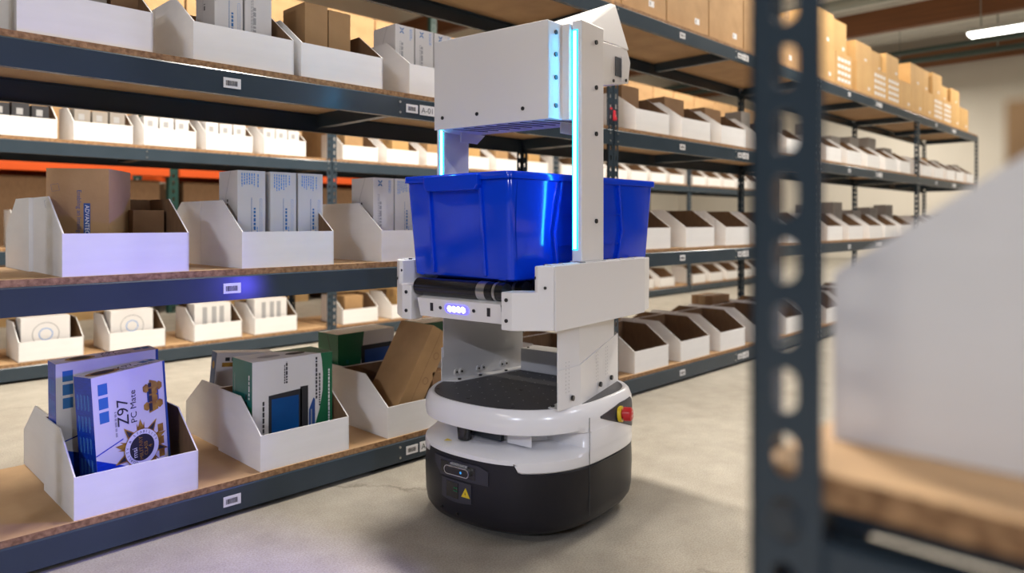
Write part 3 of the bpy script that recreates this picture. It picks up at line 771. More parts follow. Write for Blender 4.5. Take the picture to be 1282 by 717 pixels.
# rear aisle row
xs = R1X + .05; k = 0
while xs < R1X + 4 * BAY - .45:
    w_ = (.46, .50, .42)[k % 3]
    t = carton('carton', 'yellow-lit carton on rear aisle top shelf, %s from left' % (ORD + ['thirteenth', 'fourteenth', 'fifteenth', 'sixteenth', 'seventeenth', 'eighteenth', 'nineteenth', 'twentieth', 'twenty-first', 'last'])[min(k, 21)], (w_, .48, .50), (xs + w_ / 2, R2Y + .27, ztop), (0, 0, 0), 'kraft', True, 'cartons on the rear aisle top shelf')
    xs += w_ + .015; k += 1

# ------------------------------------------------------------------ pallet racking behind the rear aisle
PY = 7.1
t = thing('pallet_rack', 'orange-beamed pallet racking with dark green uprights in far background', 'pallet rack', (0, PY, 0))
for x in (-.6, 2.6, 5.8, 9.0):
    for y in (0, 1.0):
        mb = MB(); perforated(mb, .09, 3.6, .075, .02, .04, .003, 'green_steel', Matrix.Translation((0, 0, 0)), 8)
        mb.box(-.045, -.042, .003, .07, 0, 3.6, 'green_steel'); mb.box(.042, .045, .003, .07, 0, 3.6, 'green_steel')
        q = mb.build('upright', t, fixn=False); q.location = (x, y, 0)
for x0 in (-.555, 2.645, 5.845):
    for z in (1.30, 2.9):
        for y in (-.03, 1.0): MB().box(x0, x0 + 3.11, y, y + .05, z, z + .08, 'orange_steel').build('beam', t, bevel=.004)
def pallet(x, y, z, label):
    t = thing('pallet', label, 'pallet', (x, y, z), 0, 'wooden pallets on racking')
    for i in range(7): MB().box(-.6 + i * .18, -.6 + i * .18 + .12, -.5, .5, .11, .13, 'pallet_wood').build('deck_plank', t)
    for yy in (-.5, -.05, .4): MB().box(-.6, .6, yy, yy + .1, .02, .11, 'pallet_wood').build('stringer', t)
    for yy in (-.5, -.05, .4): MB().box(-.6, .6, yy, yy + .1, 0, .02, 'pallet_wood').build('bottom_plank', t)
for k, x in enumerate((.24, 1.76, 3.44, 4.96, 6.64)):
    pallet(x, PY + .52, 1.381, 'wooden pallet on orange beam, %s from left' % ORD[k])
    carton('carton', 'big brown carton on the %s pallet of the racking' % ORD[k], (1.1, .9, .8), (x, PY + .52, 1.512), (0, 0, 0), 'kraft', True, 'big cartons on pallets')
    pallet(x, PY + .52, 0, 'wooden pallet on floor under racking, %s from left' % ORD[k])
    carton('carton', 'bulk carton, brown darkened for shade, under the %s racking pallet' % ORD[k], (1.46, .95, 1.13), (x, PY + .52, .131), (0, 0, 0), 'brown_card', True, 'bulk cartons on floor pallets')  # shade under the racking is put into the carton colour

# ------------------------------------------------------------------ warehouse robot
RX, RYW, RYAW = 1.605, 1.51, 7.5          # local +x points to its back, local -y is the side nearest the camera
rb = thing('warehouse_robot', 'white and black warehouse robot with roller conveyor, light columns and head box', 'robot', (RX, RYW, 0), rad(RYAW))
def sup(a, b_, n, th):
    c, s = math.cos(th), math.sin(th)
    if c > 0: a -= .030; n = 3.5
    return (a * math.copysign(abs(c) ** (2 / n), c), b_ * math.copysign(abs(s) ** (2 / n), s))
NA = 144
def outline(inset, z, ex=2.45):
    return [sup(.303 - inset, .285 - inset, ex, 2 * PI * i / NA) for i in range(NA)]
def sm(x, a, b_):
    t_ = max(0, min(1, (x - a) / (b_ - a))); return t_ * t_ * (3 - 2 * t_)
def front_ang(i):       # angle away from the front (-x) axis, 0..180
    th = 2 * PI * i / NA; return abs(180 - math.degrees(th))
def wslot(i): return 1 - sm(front_ang(i), 60, 78)
def wfront(i): return 1 - sm(front_ang(i), 26, 31)
DECK = .362
def seam_z(i): return .198 + .030 * wfront(i)
# upper shell with the scanner slot across the front
st = [(DECK - .004, .030, 0), (DECK + .002, .022, 0), (DECK + .002, .016, 0), (DECK - .006, .008, 0), (DECK - .025, .001, 0), (DECK - .045, .0, 0), (DECK - .062, .003, 0),
      (DECK - .072, .010, .02), (DECK - .074, .016, .05), (DECK - .075, .016, .11), (.246, .014, .11), (.243, .010, .06), (.236, .006, .012), (.228, .001, .0), (.220, .0, .0)]
rings = []
for z, ins, dep in st:
    r = []
    for i in range(NA):
        w_ = wslot(i); ins_ = ins * (w_ if .232 < z < .30 else 1); x, y = sup(.303 - ins_ - dep * w_, .285 - ins_ - dep * w_, 2.45, 2 * PI * i / NA)
        r.append((x, y, z))
    rings.append(r)
for k in (0, 1):
    rings.append([(*sup(.303, .285, 2.45, 2 * PI * i / NA), seam_z(i) + .004 - .004 * k) if k == 0 else (*sup(.299, .281, 2.45, 2 * PI * i / NA), seam_z(i)) for i in range(NA)])
MB().rings(rings, 'robot_shell').build('upper_shell', rb, smooth=35)
# dark skirt
rings = []
for z, ins in ((None, .0045), (None, .0015), (.14, .0), (.075, .002), (.05, .006), (.034, .016), (.028, .03)):
    rings.append([(*sup(.303 - ins, .285 - ins, 2.45, 2 * PI * i / NA), (seam_z(i) - (.0005 if ins > .003 else .004)) if z is None else z) for i in range(NA)])
MB().rings(rings, 'robot_black').build('base_skirt', rb, smooth=35)
MB().prism(outline(.034, 0), 'z', .024, .032, 'steel_dark').build('chassis_plate', rb)
for s in (-1, 1): MB().cyl((0, s * .17 - .02, .06), (0, s * .17 + .02, .06), .06, 'rubber', 24).build('drive_wheel', rb, smooth=40)
for x in (-.21, .21): MB().cyl((x, -.012, .027), (x, .012, .027), .027, 'rubber', 18).build('caster_wheel', rb, smooth=40)
# body seams on the near and far side
for s in (-1, 1):
    x, y = sup(.3035, .2855, 2.45, rad(180 - 76 * s))
    MB().box(-.0006, .0006, -.0006, .0006, .06, .330, 'steel_dark', M=Matrix.Translation((x, y, 0))).build('panel_seam', rb)
# deck
MB().prism(outline(.026, 0), 'z', DECK - .003, DECK + .0015, 'deck_black').build('deck_plate', rb)
mb = MB()
for i in range(-6, 7):
    for j in range(-5, 6):
        x, y = i * .05 - .01, j * .05
        if (abs(x) / .25) ** 2.3 + (abs(y) / .24) ** 2.3 < 1: mb.cyl((x, y, DECK + .0012), (x, y, DECK + .0023), .0024, 'rivet', 6)
q = mb.build('deck_inserts', rb); q['kind'] = 'stuff'
for x, y in ((-.20, .19), (-.235, .04), (-.235, -.12), (-.06, -.02)): MB().cyl((x, y, DECK + .001), (x, y, DECK + .0024), .005, 'screw', 12).build('deck_bolt', rb)
# scanner, slot details
MB().cyl((-.232, .055, .246), (-.232, .055, .290), .020, 'rubber', 24, r1=.024).build('laser_scanner', rb, smooth=40)
MB().box(-.205, -.19, -.055, .05, .25, .288, 'steel_dark').build('scanner_mount', rb)
t_ = MB(); t_.box(-.20, -.196, -.155, -.075, .250, .288, 'robot_shell'); t_.build('slot_bracket', rb)
MB().prism([(-.282, .09), (-.262, .095), (-.268, .072)], 'z', .2452, .2460, 'yellow').build('warning_sticker', rb)
# front camera bezel
def on_front(y, z, out=0):   # point on the front skirt surface at lateral y
    k = (abs(y) / .285) ** 2.45
    return Vector((-(.303 * (1 - k) ** (1 / 2.45)) - out, y, z))
def skirt_patch(pts, mat, name, parent, out=.0015, th=.004, nsub=8):
    """plate hugging the front skirt: polygon given as left-right strips (y, zlo, zhi)"""
    mb = MB(); A = []; B = []
    for y, z0, z1 in pts:
        A.append((on_front(y, z0, out), on_front(y, z1, out))); B.append((on_front(y, z0, -th), on_front(y, z1, -th)))
    for k in range(len(A) - 1):
        mb.add([A[k][0], A[k + 1][0], A[k + 1][1], A[k][1]], [(0, 1, 2, 3)], mat)
        mb.add([A[k][0], B[k][0], B[k + 1][0], A[k + 1][0]], [(0, 1, 2, 3)], mat); mb.add([A[k][1], A[k + 1][1], B[k + 1][1], B[k][1]], [(0, 1, 2, 3)], mat)
    for k in (0, -1): mb.add([A[k][0], A[k][1], B[k][1], B[k][0]], [(0, 1, 2, 3)], mat)
    return mb.build(name, parent)
def lerp_strip(y0, y1, f0, f1, n=10): return [(y0 + (y1 - y0) * i / n, f0(i / n), f1(i / n)) for i in range(n + 1)]
bz = skirt_patch(lerp_strip(.115, -.085, lambda a: .158 - min(0, a - .12) * .25 - max(0, .0) - (min(0, .88 - a)) * 0, lambda a: .207 - max(0, a - .85) * .08, 14), 'bezel', 'camera_bezel', rb, .003)
rc = skirt_patch(lerp_strip(.085, -.045, lambda a: .166, lambda a: .199, 8), 'rubber', 'camera_recess', bz, .0040)
# stereo camera bar
mb = MB(); n = 12
def stadium(hw, hh): return [(math.copysign(hw - hh, math.cos(a)) + hh * math.cos(a), hh * math.sin(a)) for a in [2 * PI * i / 24 + .001 for i in range(24)]]
c0 = on_front(.012, .1835)
mb.prism([(c0.y + a, c0.z + z) for a, z in stadium(.045, .0125)], 'x', c0.x - .016, c0.x + .004, 'steel_band'); mb.build('camera_housing', bz, smooth=40)
MB().prism([(c0.y + a, c0.z + z) for a, z in stadium(.0425, .0102)], 'x', c0.x - .0166, c0.x - .012, 'camera_glass').build('camera_glass', bz)
MB().cyl((c0.x - .0168, c0.y - .017, c0.z), (c0.x - .0172, c0.y - .017, c0.z), .0035, 'camera_eye', 12).build('camera_eye', bz)
mb = MB()
for k in range(10): mb.box(c0.x - .010, c0.x + .004, c0.y - .030 + k * .0060, c0.y - .0272 + k * .0060, c0.z + .0128, c0.z + .018, 'print_grey')
mb.build('camera_heatsink', bz)
lw = skirt_patch(lerp_strip(.082, -.03, lambda a: .098 - .006 * math.sin(a * PI), lambda a: .152, 8), 'bezel', 'port_bezel', rb, .0022)
skirt_patch(lerp_strip(.061, .016, lambda a: .103, lambda a: .146, 5), 'camera_glass', 'charging_port', lw, .0036)
mb = MB()
for j in range(2):
    for i in range(3):
        q = on_front(.030 - i * .005, .132 - j * .008, .0042); mb.box(q.x - .0005, q.x, q.y - .0015, q.y + .0015, q.z - .002, q.z + .002, 'print_green')
mb.build('port_pins', lw)
tri = [on_front(y, z, .0035) for y, z in ((.004, .113), (-.026, .113), (-.011, .139))]
mb = MB(); mb.add(tri + [p + Vector((.003, 0, 0)) for p in tri], [(0, 1, 2), (5, 4, 3), (0, 3, 4, 1), (1, 4, 5, 2), (2, 5, 3, 0)], 'yellow')
bolt = [on_front(y, z, .0042) for y, z in ((-.009, .131), (-.013, .122), (-.0105, .1225), (-.0125, .116), (-.008, .1245), (-.0105, .1238))]
mb.add(bolt, [tuple(range(6))], 'print_black'); mb.build('hazard_triangle', rb, fixn=False)
for y, z in ((.088, .062), (.024, .058)):
    p = on_front(y, z); MB().cyl(p - Vector((.001, 0, 0)), p + Vector((.004, 0, 0)), .004, 'screw', 10).build('skirt_screw', rb)
# side panel with emergency stop
def on_side(x, z, s=-1, out=0, tilt=0):
    e_, a_ = (3.5, .273) if x > 0 else (2.45, .303)
    k = (abs(x) / a_) ** e_
    return Vector((x, s * (.285 * (1 - k) ** (1 / e_) + out), z))
for s in (-1, 1):
    def patch(cols, mat, name, out):
        mb = MB(); A = [(on_side(x, z0, s, out), on_side(x, z1, s, out)) for x, z0, z1 in cols]; B = [(on_side(x, z0, s, -.004), on_side(x, z1, s, -.004)) for x, z0, z1 in cols]
        for k in range(len(A) - 1):
            mb.add([A[k][0], A[k + 1][0], A[k + 1][1], A[k][1]], [(0, 1, 2, 3)], mat)
            mb.add([A[k][0], B[k][0], B[k + 1][0], A[k + 1][0]], [(0, 1, 2, 3)], mat); mb.add([A[k][1], A[k + 1][1], B[k + 1][1], B[k][1]], [(0, 1, 2, 3)], mat)
        for k in (0, -1): mb.add([A[k][0], A[k][1], B[k][1], B[k][0]], [(0, 1, 2, 3)], mat)
        return mb.build(name, rb)
    xs_ = [-.045 + .225 * i / 14 for i in range(15)]
    def tz(x): return (x + .045) / .225
    patch([(x, .318 - .070 * min(1, tz(x) / .93), .324 + .016 * min(1, tz(x) / .5) - .03 * max(0, (tz(x) - .88) / .12)) for x in xs_], 'bezel', 'side_control_panel', .0015)
    patch([(.0 + .16 * i / 8, .226, .284 - .050 * i / 8) for i in range(9)], 'print_grey', 'side_light_window', .0006) if False else None
p = on_side(.062, .308); nrm = Vector((.25, -1, .08)).normalized()
MB().cyl(p, p + nrm * .010, .023, 'yellow', 24).build('stop_collar', rb, smooth=40)
e = MB(); e.cyl(p + nrm * .010, p + nrm * .016, .013, 'red', 24); e.cyl(p + nrm * .016, p + nrm * .036, .0205, 'red', 24, r1=.0195); e.cyl(p + nrm * .036, p + nrm * .039, .0195, 'red', 24, r1=.015)
es = e.build('emergency_stop_button', rb, smooth=40)
q = Print(p + nrm * .0391, (nrm.cross(Vector((0, 0, 1))) * -1).normalized(), Vector((0, 0, 1)) - nrm * nrm.z)
for a in (90, 210, 330):
    c = rad(a); q.poly([(.0075 * math.cos(c) + .0035 * math.cos(c + b2), .0075 * math.sin(c) + .0035 * math.sin(c + b2)) for b2 in (0, 2.1, 4.2)], 'print_white')
q.build('arrow_marks', es)
# ---- towers: bent plates from deck to conveyor
def bent_plate(name, pts, z0, z1, th, mat='robot_white', parent=rb, ztop=None, zbot=None):
    """vertical sheet following plan polyline pts, thickness th to the left of travel"""
    mb = MB(); N = len(pts); L = []
    for i, p_ in enumerate(pts):
        a = Vector(pts[max(0, i - 1)]); c = Vector(pts[min(N - 1, i + 1)]); d = (c - a).normalized(); L.append((Vector(p_), Vector(p_) + Vector((-d.y, d.x)) * th))
    for i in range(N - 1):
        (a, a2), (c, c2) = L[i], L[i + 1]
        zb0, zb1 = (zbot[i], zbot[i + 1]) if zbot else (z0, z0); zt0, zt1 = (ztop[i], ztop[i + 1]) if ztop else (z1, z1)
        v = [(*a, zb0), (*c, zb1), (*c2, zb1), (*a2, zb0), (*a, zt0), (*c, zt1), (*c2, zt1), (*a2, zt0)]
        fs = [(0, 1, 5, 4), (2, 3, 7, 6), (4, 5, 6, 7), (3, 2, 1, 0)]
        if i == 0: fs.append((0, 4, 7, 3))
        if i == N - 2: fs.append((1, 2, 6, 5))
        mb.add(v, fs, mat)
    return mb.build(name, parent)
def screw_at(pos, nrm, r=.0055, ln=.004, parent=rb, name='screw'):
    pos = Vector(pos); nrm = Vector(nrm).normalized()
    return MB().cyl(pos, pos + nrm * ln, r, 'screw', 10).build(name, parent)
for s in (-1, 1):
    f0 = -.199 if s < 0 else -.120
    P0 = [(f0, s * .243), (-.104, s * .255), (.225, s * .192)] if s < 0 else [(f0, s * .250), (.225, s * .185)]
    low = bent_plate('tower_plate', P0, DECK + .0015, .485, -.003 * s, ztop=[.470, .474, .515] if s < 0 else [.47, .515])
    P1 = [(f0 + .004, s * .240), (-.104, s * .251), (.19, s * .197)] if s < 0 else [(f0 + .004, s * .246), (.19, s * .190)]
    bent_plate('tower_riser', P1, .44, .597, -.003 * s)
    # foot flange
    fl = [(f0 + .004, s * .240), (f0 + .010, s * .205), (.20, s * .155), (.22, s * .188), (-.104, s * .250)] if s < 0 else [(f0 + .004, s * .246), (f0 + .030, s * .205), (.20, s * .150), (.22, s * .184)]
    MB().prism(fl, 'z', DECK + .0015, DECK + .0045, 'robot_white').build('foot_flange', rb)
    for x in (-.175, -.07, .04, .14) if s < 0 else (-.075, .01, .12): screw_at((x, s * (.228 if x < -.1 else .236 - .19 * (x + .104)) - s * .018, DECK + .0045), (0, 0, 1))
    # bolts and slots on the outer face
    d = Vector(P0[-1]) - Vector(P0[-2]); nn = Vector((d.y, -d.x)).normalized() * (1 if s < 0 else -1)
    for x in (-.145, .045, .145):
        base = Vector((x, s * (.2495 if x < -.104 else .255 - (x + .104) * .1915)));
        if s < 0: screw_at((base.x + nn.x * .003, base.y + nn.y * .003, DECK + .028), (nn.x, nn.y, 0), .0075, .006)
    for x0 in (-.17, -.155, .015, .03, .10, .115):
        mb = MB()
        for k in range(9):
            base = Vector((x0, s * (.2465 if x0 < -.104 else .255 - (x0 + .104) * .1915))) ; base += nn * .0031
            if s < 0:
                u = Vector((1, 0)) - nn * nn.x; u.normalize(); z = DECK + .045 + k * .010
                a = base - u * .0012; c = base + u * .0012
                mb.add([(a.x, a.y, z), (c.x, c.y, z), (c.x, c.y, z + .004), (a.x, a.y, z + .004)], [(0, 1, 2, 3)], 'print_grey')
        if mb.v: mb.build('slot_row', rb, fixn=False)
    for x in (-.07, -.05, .02, .04, .12, .14):
        if s > 0:
            y = .246 - (x + .12) * .19; ring_ = MB().cyl((x, y - .003, DECK + .025), (x, y - .008, DECK + .025), .010, 'robot_white', 14); ring_.cyl((x, y - .008, DECK + .025), (x, y - .010, DECK + .025), .0035, 'screw', 8); ring_.build('standoff', rb, smooth=40)
# rear electronics box on the deck
MB().box(.165, .245, -.15, .148, DECK + .002, .440, 'robot_white').build('electronics_box', rb, bevel=.003)
for y in (.13, -.1): screw_at((.185, y, .440), (0, 0, 1), .004, .003)
# ---- conveyor
HZ0, HZ1, HZL = .590, .755, .688
for s in (-1, 1):
    # side housing plan outline (upper narrow part)
    up = [(-.280, s * .283), (-.304, s * .250), (-.300, s * .238), (-.26, s * .232), (.26, s * .232), (.300, s * .24), (.305, s * .262), (.225, s * .283)]
    MB().prism(up, 'z', HZL - .03, HZ1, 'robot_white').build('side_housing', rb, bevel=.003)
    lo = [(-.280, s * .283), (-.342, s * .197), (-.342, s * .160), (-.330, s * .158), (.330, s * .158), (.335, s * .20), (.305, s * .262), (.225, s * .283)]
    MB().prism([(x, y) for x, y in [(-.280, s * .2828), (-.342, s * .197), (-.342, s * .162), (-.295, s * .162), (-.25, s * .225), (.25, s * .225), (.295, s * .162), (.333, s * .162), (.333, s * .197), (.303, s * .262), (.225, s * .2828)]], 'z', HZ0, HZL, 'robot_white').build('side_frame', rb, bevel=.003)
    MB().box(-.275, .225, min(s * .2832, s * .286), max(s * .2832, s * .286), HZ0 - .002, HZ1 + .001, 'robot_white').build('side_plate', rb, bevel=.001)
    for z in (.615, .668): screw_at((-.342, s * .180, z), (-1, 0, 0), .005, .003)
    screw_at((-.2935, s * .266, .70), (-.8, s * .6, 0), .004, .003)
    for x in (-.26, -.22, -.19, -.15, .03, .07, .11, .15, .20, .24): screw_at((x, s * .246, HZ1), (0, 0, 1), .006, .004)
    # top cover strips
    for x0, x1 in ((-.275, -.225), (-.215, -.14), (.01, .085), (.095, .165), (.18, .25)):
        MB().box(x0, x1, min(s * .252, s * .272), max(s * .252, s * .272), HZ1, HZ1 + .003, 'robot_white').build('top_strip', rb)
    # dark slot on inner block as seen at the far front
    screw_at((-.300, s * .243, .725), (-1, 0, 0), .004, .002)
# rollers
for k in range(8):
    x = -.312 + k * .0885; z = .684
    r = MB(); r.cyl((x, -.122, z), (x, .158, z), .0250, 'rubber', 28); ro = r.build('roller', rb, smooth=40)
    MB().cyl((x, -.122, z), (x, -.158, z), .0235, 'rubber', 28).build('roller_end', ro, smooth=40)
    for y0, y1 in ((-.098, -.074), (-.122, -.116), (-.110, -.104)):
        pass
    MB().cyl((x, -.100, z), (x, -.072, z), .0258, 'steel_band', 28).build('steel_sleeve', ro, smooth=40)
    MB().cyl((x, -.126, z), (x, -.134, z), .0252, 'steel_band', 28).build('steel_ring', ro, smooth=40)
MB().box(-.28, .28, -.225, .225, .600, .640, 'steel_dark').build('conveyor_bed', rb)
# slanted front panel with lamp
P = [(-.344, .655), (-.330, .603), (-.326, .603), (-.340, .655)]
fp_ = MB().prism(P, 'y', -.160, .135, 'robot_white').build('front_panel', rb)
MB().prism([(-.344, .655), (-.318, .66), (-.318, .657), (-.342, .652)], 'y', -.160, .135, 'robot_white').build('panel_lip', fp_)
pd = Vector((.014, 0, -.052)).normalized(); pn = Vector((-.052, 0, -.014)).normalized()
def on_panel(y, t, out=0): return Vector((-.344, y, .655)) + pd * t + pn * out
def panel_poly(name, pts, mat, parent, out=.0006, th=.002):
    mb = MB(); A = [on_panel(y, t, out + th) for y, t in pts]; B = [on_panel(y, t, 0) for y, t in pts]; n_ = len(pts)
    mb.add(A, [tuple(range(n_))], mat)
    for i in range(n_): j = (i + 1) % n_; mb.add([A[i], A[j], B[j], B[i]], [(0, 1, 2, 3)], mat)
    return mb.build(name, parent)
lc = (-.008, .024)
lamp = panel_poly('status_lamp', [(lc[0] + a, lc[1] + z) for a, z in stadium(.042, .0125)], 'led_halo', fp_, 0, .0025)
for k in range(4):
    c = on_panel(lc[0] + .024 - .016 * k, lc[1], .0030); MB().cyl(c, c + pn * .002, .0078, 'led_violet', 14).build('led', lamp) if False else None
for k in range(4):
    pts = [(lc[0] + .024 - .016 * k + .0074 * math.cos(2 * PI * i / 14), lc[1] + .0085 * math.sin(2 * PI * i / 14)) for i in range(14)]
    A = MB(); vs = [on_panel(y, t, .0032) for y, t in pts]; vb = [on_panel(y, t, .0012) for y, t in pts]
    A.add(vs, [tuple(range(14))], 'led_violet'); [A.add([vs[i], vs[(i + 1) % 14], vb[(i + 1) % 14], vb[i]], [(0, 1, 2, 3)], 'led_violet') for i in range(14)]
    led = A.build('led', rb); led.parent = fp_
for y in (.052, -.068): c = on_panel(y, .024); screw_at(c, pn, .005, .002, fp_)
for y in (.085, -.118): panel_poly('panel_slot', [(y - .003, .036), (y + .008, .036), (y + .003, .012), (y - .008, .012)], 'screw', fp_, 0, .0008)
ld = bpy.data.lights.new('status_beam', 'SPOT'); ld.energy = 46; ld.color = (.10, .08, 1.0); ld.spot_size = rad(150); ld.spot_blend = .9; ld.shadow_soft_size = .02
lo = bpy.data.objects.new('status_beam', ld); COL.objects.link(lo); lo.parent = rb; lo.location = on_panel(lc[0], lc[1], .012)
lo.rotation_euler = Vector((-1, .12, -.12)).to_track_quat('-Z', 'Y').to_euler()
# ---- light columns and head box
for s in (-1, 1):
    c = MB().box(-.120, .0, min(s * .237, s * .269), max(s * .237, s * .269), HZ1 + .004, 1.421, 'robot_white').build('light_column', rb, bevel=.003)
    MB().box(-.1215, -.119, min(s * .2390, s * .2565), max(s * .2390, s * .2565), .790, 1.395, 'led_cover').build('led_cover', c)
    MB().box(-.1225, -.1205, min(s * .2425, s * .2525), max(s * .2425, s * .2525), .793, 1.392, 'led_core').build('led_strip', c)
    for z in (.87, 1.115, 1.245, 1.372): screw_at((-.045, s * .269, z), (0, s, 0), .0065, .004, c)
    MB().box(-.105, -.015, min(s * .222, s * .272), max(s * .222, s * .272), HZ1 + .0005, HZ1 + .004, 'robot_white').build('column_foot', c)
    for x in (-.10, -.02): screw_at((x, s * .232, HZ1 + .004), (0, 0, 1), .005, .004, c)
    g = MB().prism([(-.10, 1.149), (.02, 1.149), (-.02, 1.118), (-.10, 1.118)], 'y', min(s * .185, s * .188), max(s * .185, s * .188), 'robot_white').build('gusset', rb)
HB0, HB1 = 1.147, 1.413
hb = [(-.193, -.209), (-.131, -.213), (-.131, -.236), (-.002, -.236), (-.002, .236), (-.131, .236), (-.131, .213), (-.193, .209)]
head = MB().prism(hb, 'z', HB0 + .002, HB1, 'robot_white').build('head_box', rb, bevel=.002)
MB().box(-.1955, -.1932, -.209, .209, HB0 - .001, HB1 + .001, 'robot_white').build('head_front_panel', rb, bevel=.001)
for y in (.175, .04, -.125): screw_at((-.1955, y, HB0 + .034), (-1, 0, 0), .0055, .0025, rb)
for s in (-1, 1):
    for z in (1.185, 1.262, 1.325, 1.385): screw_at((-.162, s * .2112, z), (0, s, 0), .0065, .003, head)
for k in range(9):
    y = .16 - k * .042
    MB().prism([(-.165, y), (-.06, y - .045), (-.06, y - .052), (-.165, y - .007)], 'z', HB0 + .0005, HB0 + .0021, 'screw').build('vent_slot', head)
# operator console at the back of the head
cv = [(-.002, -.20, 1.412), (.27, -.20, 1.425), (.295, -.20, 1.385), (.28, -.20, 1.315), (-.002, -.20, 1.262)]
con = MB(); fv = [(x, .20, z) for x, _, z in cv]
con.add(cv + fv, [(0, 1, 2, 3, 4), (9, 8, 7, 6, 5)] + [(i, (i + 1) % 5, 5 + (i + 1) % 5, 5 + i) for i in range(5)], 'robot_white')
con = con.build('console_body', rb, bevel=.002)
wing = MB()
A = [(.10, -.202, 1.424), (.268, -.202, 1.428), (.262, -.160, 1.590), (.255, .16, 1.590), (.262, .202, 1.428), (.10, .202, 1.424)]
th_ = .006
wing.add([(.02, -.18, 1.432), (.276, -.205, 1.420), (.250, -.170, 1.568), (.23, -.165, 1.568), (.02, .18, 1.420), (.276, .205, 1.410), (.250, .170, 1.535), (.23, .165, 1.535)],
         [(0, 1, 2, 3), (7, 6, 5, 4), (1, 5, 6, 2), (2, 6, 7, 3), (3, 7, 4, 0), (0, 4, 5, 1)], 'robot_white')
wing.build('console_hood', rb, bevel=.003)
MB().box(.190, .228, -.2030, -.2002, 1.326, 1.386, 'screen_grey').build('side_port', con)
MB().box(.228, .235, -.2060, -.2002, 1.316, 1.392, 'robot_white').build('port_frame', con)
for x, z in ((.18, 1.308), (.262, 1.322)): screw_at((x, -.2002, z), (0, -1, 0), .005, .003, con)
sc = MB(); sc.add([(.279, -.17, 1.43), (.279, .17, 1.43), (.255, .15, 1.555), (.255, -.15, 1.555)], [(0, 1, 2, 3)], 'screen_grey'); sc.build('console_screen', rb)

# ------------------------------------------------------------------ blue tote on the conveyor
def R_local(x, y, z): return rb_M @ Vector((x, y, z))
rb_M = Matrix.Translation((RX, RYW, 0)) @ Matrix.Rotation(rad(RYAW), 4, 'Z')
TY = -5.8
tc_ = R_local(.044, .000, .7095)
tote = thing('blue_tote', 'glossy blue plastic tote bin resting on the robot conveyor', 'tote', tc_, rad(RYAW + TY))
TL, TW, TH_ = .71, .438, .290
def rr(lx, ly, r, z, n=6):
    pts = []
    for cx, cy, a0 in ((lx / 2 - r, ly / 2 - r, 0), (-lx / 2 + r, ly / 2 - r, 90), (-lx / 2 + r, -ly / 2 + r, 180), (lx / 2 - r, -ly / 2 + r, 270)):
        for i in range(n + 1):
            a = rad(a0 + 90 * i / n); pts.append((cx + r * math.cos(a), cy + r * math.sin(a), z))
    return pts
def tw(z): k = z / TH_; return (.650 + .046 * k, .398 + .026 * k)
rings = []
a, c = tw(0)
rings.append(rr(a - .02, c - .02, .014, 0)); rings.append(rr(a, c, .018, .006))
for z in (.1, .2, TH_ - .003): x, y = tw(z); rings.append(rr(x, y, .018, z))
x, y = tw(TH_); rings.append(rr(x - .003, y - .003, .018, TH_)); rings.append(rr(x - .008, y - .008, .016, TH_ - .002))
x, y = tw(.006); rings.append(rr(x - .008, y - .008, .016, .006))
MB().rings(rings, 'tote_blue', close_top=True, close_bot=True).build('tote_body', tote, smooth=40)
# rim
x, y = tw(TH_)
out_ = [rr(x, y, .018, TH_ - .018), rr(TL, TW, .020, TH_ - .018), rr(TL, TW, .020, TH_ - .002), rr(TL - .004, TW - .004, .018, TH_ + .001), rr(x - .006, y - .006, .016, TH_ + .001)]
MB().rings(out_, 'tote_blue').build('tote_rim', tote, smooth=40)
# handle aprons at both ends
for s in (-1, 1):
    pf = [(-.110, .290), (.110, .290), (.110, .262), (.098, .247), (-.098, .247), (-.110, .262)]
    MB().prism([(u, z - .003) for u, z in pf], 'x', min(s * (TL / 2 - .02), s * (TL / 2 + .011)), max(s * (TL / 2 - .02), s * (TL / 2 + .011)), 'tote_blue').build('handle_apron', tote, bevel=.003)
    # raised vertical frame strips on the end wall
    for yy in (-.105, .105):
        v = []
        for z in (.012, .250):
            hx = tw(z)[0] / 2 + .007
            v += [(s * hx, yy - .005, z), (s * hx, yy + .005, z), (s * (hx - .012), yy + .005, z), (s * (hx - .012), yy - .005, z)]
        MB().add(v, [(0, 1, 2, 3), (7, 6, 5, 4), (0, 4, 5, 1), (1, 5, 6, 2), (2, 6, 7, 3), (3, 7, 4, 0)], 'tote_blue').build('end_rib', tote, bevel=.002)
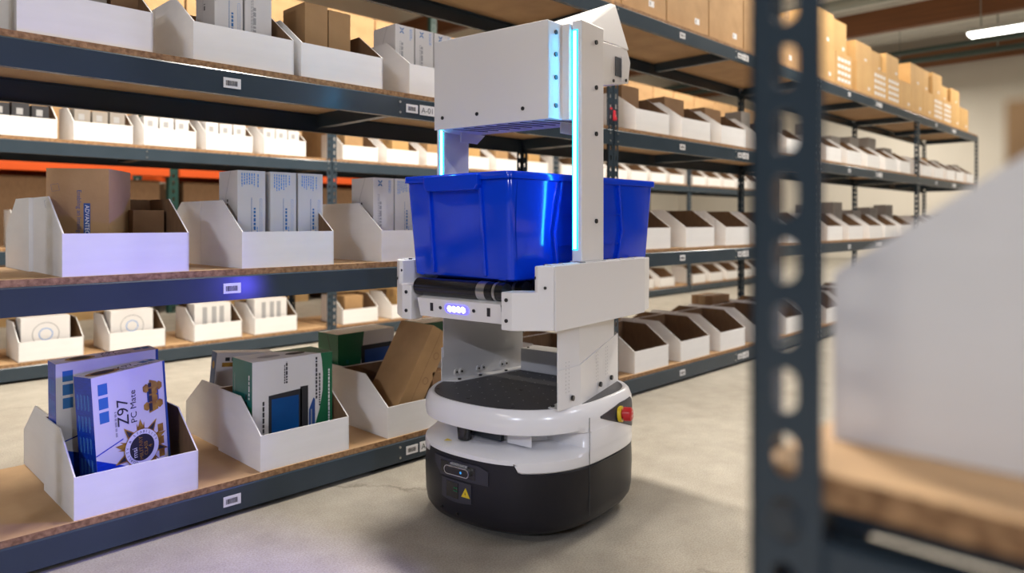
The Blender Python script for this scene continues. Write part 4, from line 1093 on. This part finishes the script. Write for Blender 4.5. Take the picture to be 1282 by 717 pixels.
# long sides: bulged corner panels and recessed middle with ribs
for s in (-1, 1):
    for e in (-1, 1):
        mb = MB(); zs = [.004, .06, .13, .20, .27]; prof = [0.0, .008, .011, .010, .006]
        grid = []
        for z, b_ in zip(zs, prof):
            hx, hy = tw(z)[0] / 2, tw(z)[1] / 2
            x0, x1 = .150 + .028 * math.sin(z / .27 * PI), hx - .03 + .012 * math.sin(z / .27 * PI)
            row = []
            for k in range(7):
                a = k / 6; bul = b_ * (math.sin(PI * min(1, max(0, a * .94 + .03))) ** .4)
                row.append((e * (x0 + (x1 - x0) * a), s * (hy - .002 + bul), z))
            grid.append(row)
        vs = [p_ for r_ in grid for p_ in r_]
        fs = [(i * 7 + j, i * 7 + j + 1, (i + 1) * 7 + j + 1, (i + 1) * 7 + j) for i in range(4) for j in range(6)]
        mb.add(vs, fs, 'tote_blue'); mb.build('corner_panel', tote, smooth=50)
        # edge rib
        v = []
        for z in (.004, .13, .27):
            hy = tw(z)[1] / 2; xx = .135 + .026 * math.sin(z / .27 * PI)
            v += [(e * xx, s * (hy - .003), z), (e * (xx + .010), s * (hy - .003), z), (e * (xx + .010), s * (hy + .010), z), (e * xx, s * (hy + .010), z)]
        fs = [(0, 1, 2, 3), (11, 10, 9, 8)] + [(4 * k + i, 4 * k + (i + 1) % 4, 4 * k + 4 + (i + 1) % 4, 4 * k + 4 + i) for k in range(2) for i in range(4)]
        MB().add(v, fs, 'tote_blue').build('side_rib', tote, bevel=.002)
    for z in (.09, .18):
        hy = tw(z)[1] / 2
        MB().box(-.15, .15, min(s * (hy - .003), s * (hy + .006)), max(s * (hy - .003), s * (hy + .006)), z, z + .004, 'tote_blue').build('cross_rib', tote)
for sx in (-1, 1):
    for sy in (-1, 1):
        v = [(sx * .300, sy * .155, .001), (sx * .328, sy * .150, .004), (sx * .328, sy * .176, .004), (sx * .300, sy * .186, .001), (sx * .302, sy * .155, .034), (sx * .314, sy * .150, .038), (sx * .314, sy * .178, .038), (sx * .302, sy * .186, .034)]
        MB().add(v, [(0, 1, 2, 3), (7, 6, 5, 4), (0, 4, 5, 1), (1, 5, 6, 2), (2, 6, 7, 3), (3, 7, 4, 0)], 'tote_blue').build('stacking_foot', tote, bevel=.003)

carton('carton', 'blurred brown carton in the foreground bin at right edge', (.22, .14, .212), (.618, .018, .723 + TH), (0, 0, 0), 'kraft', True)
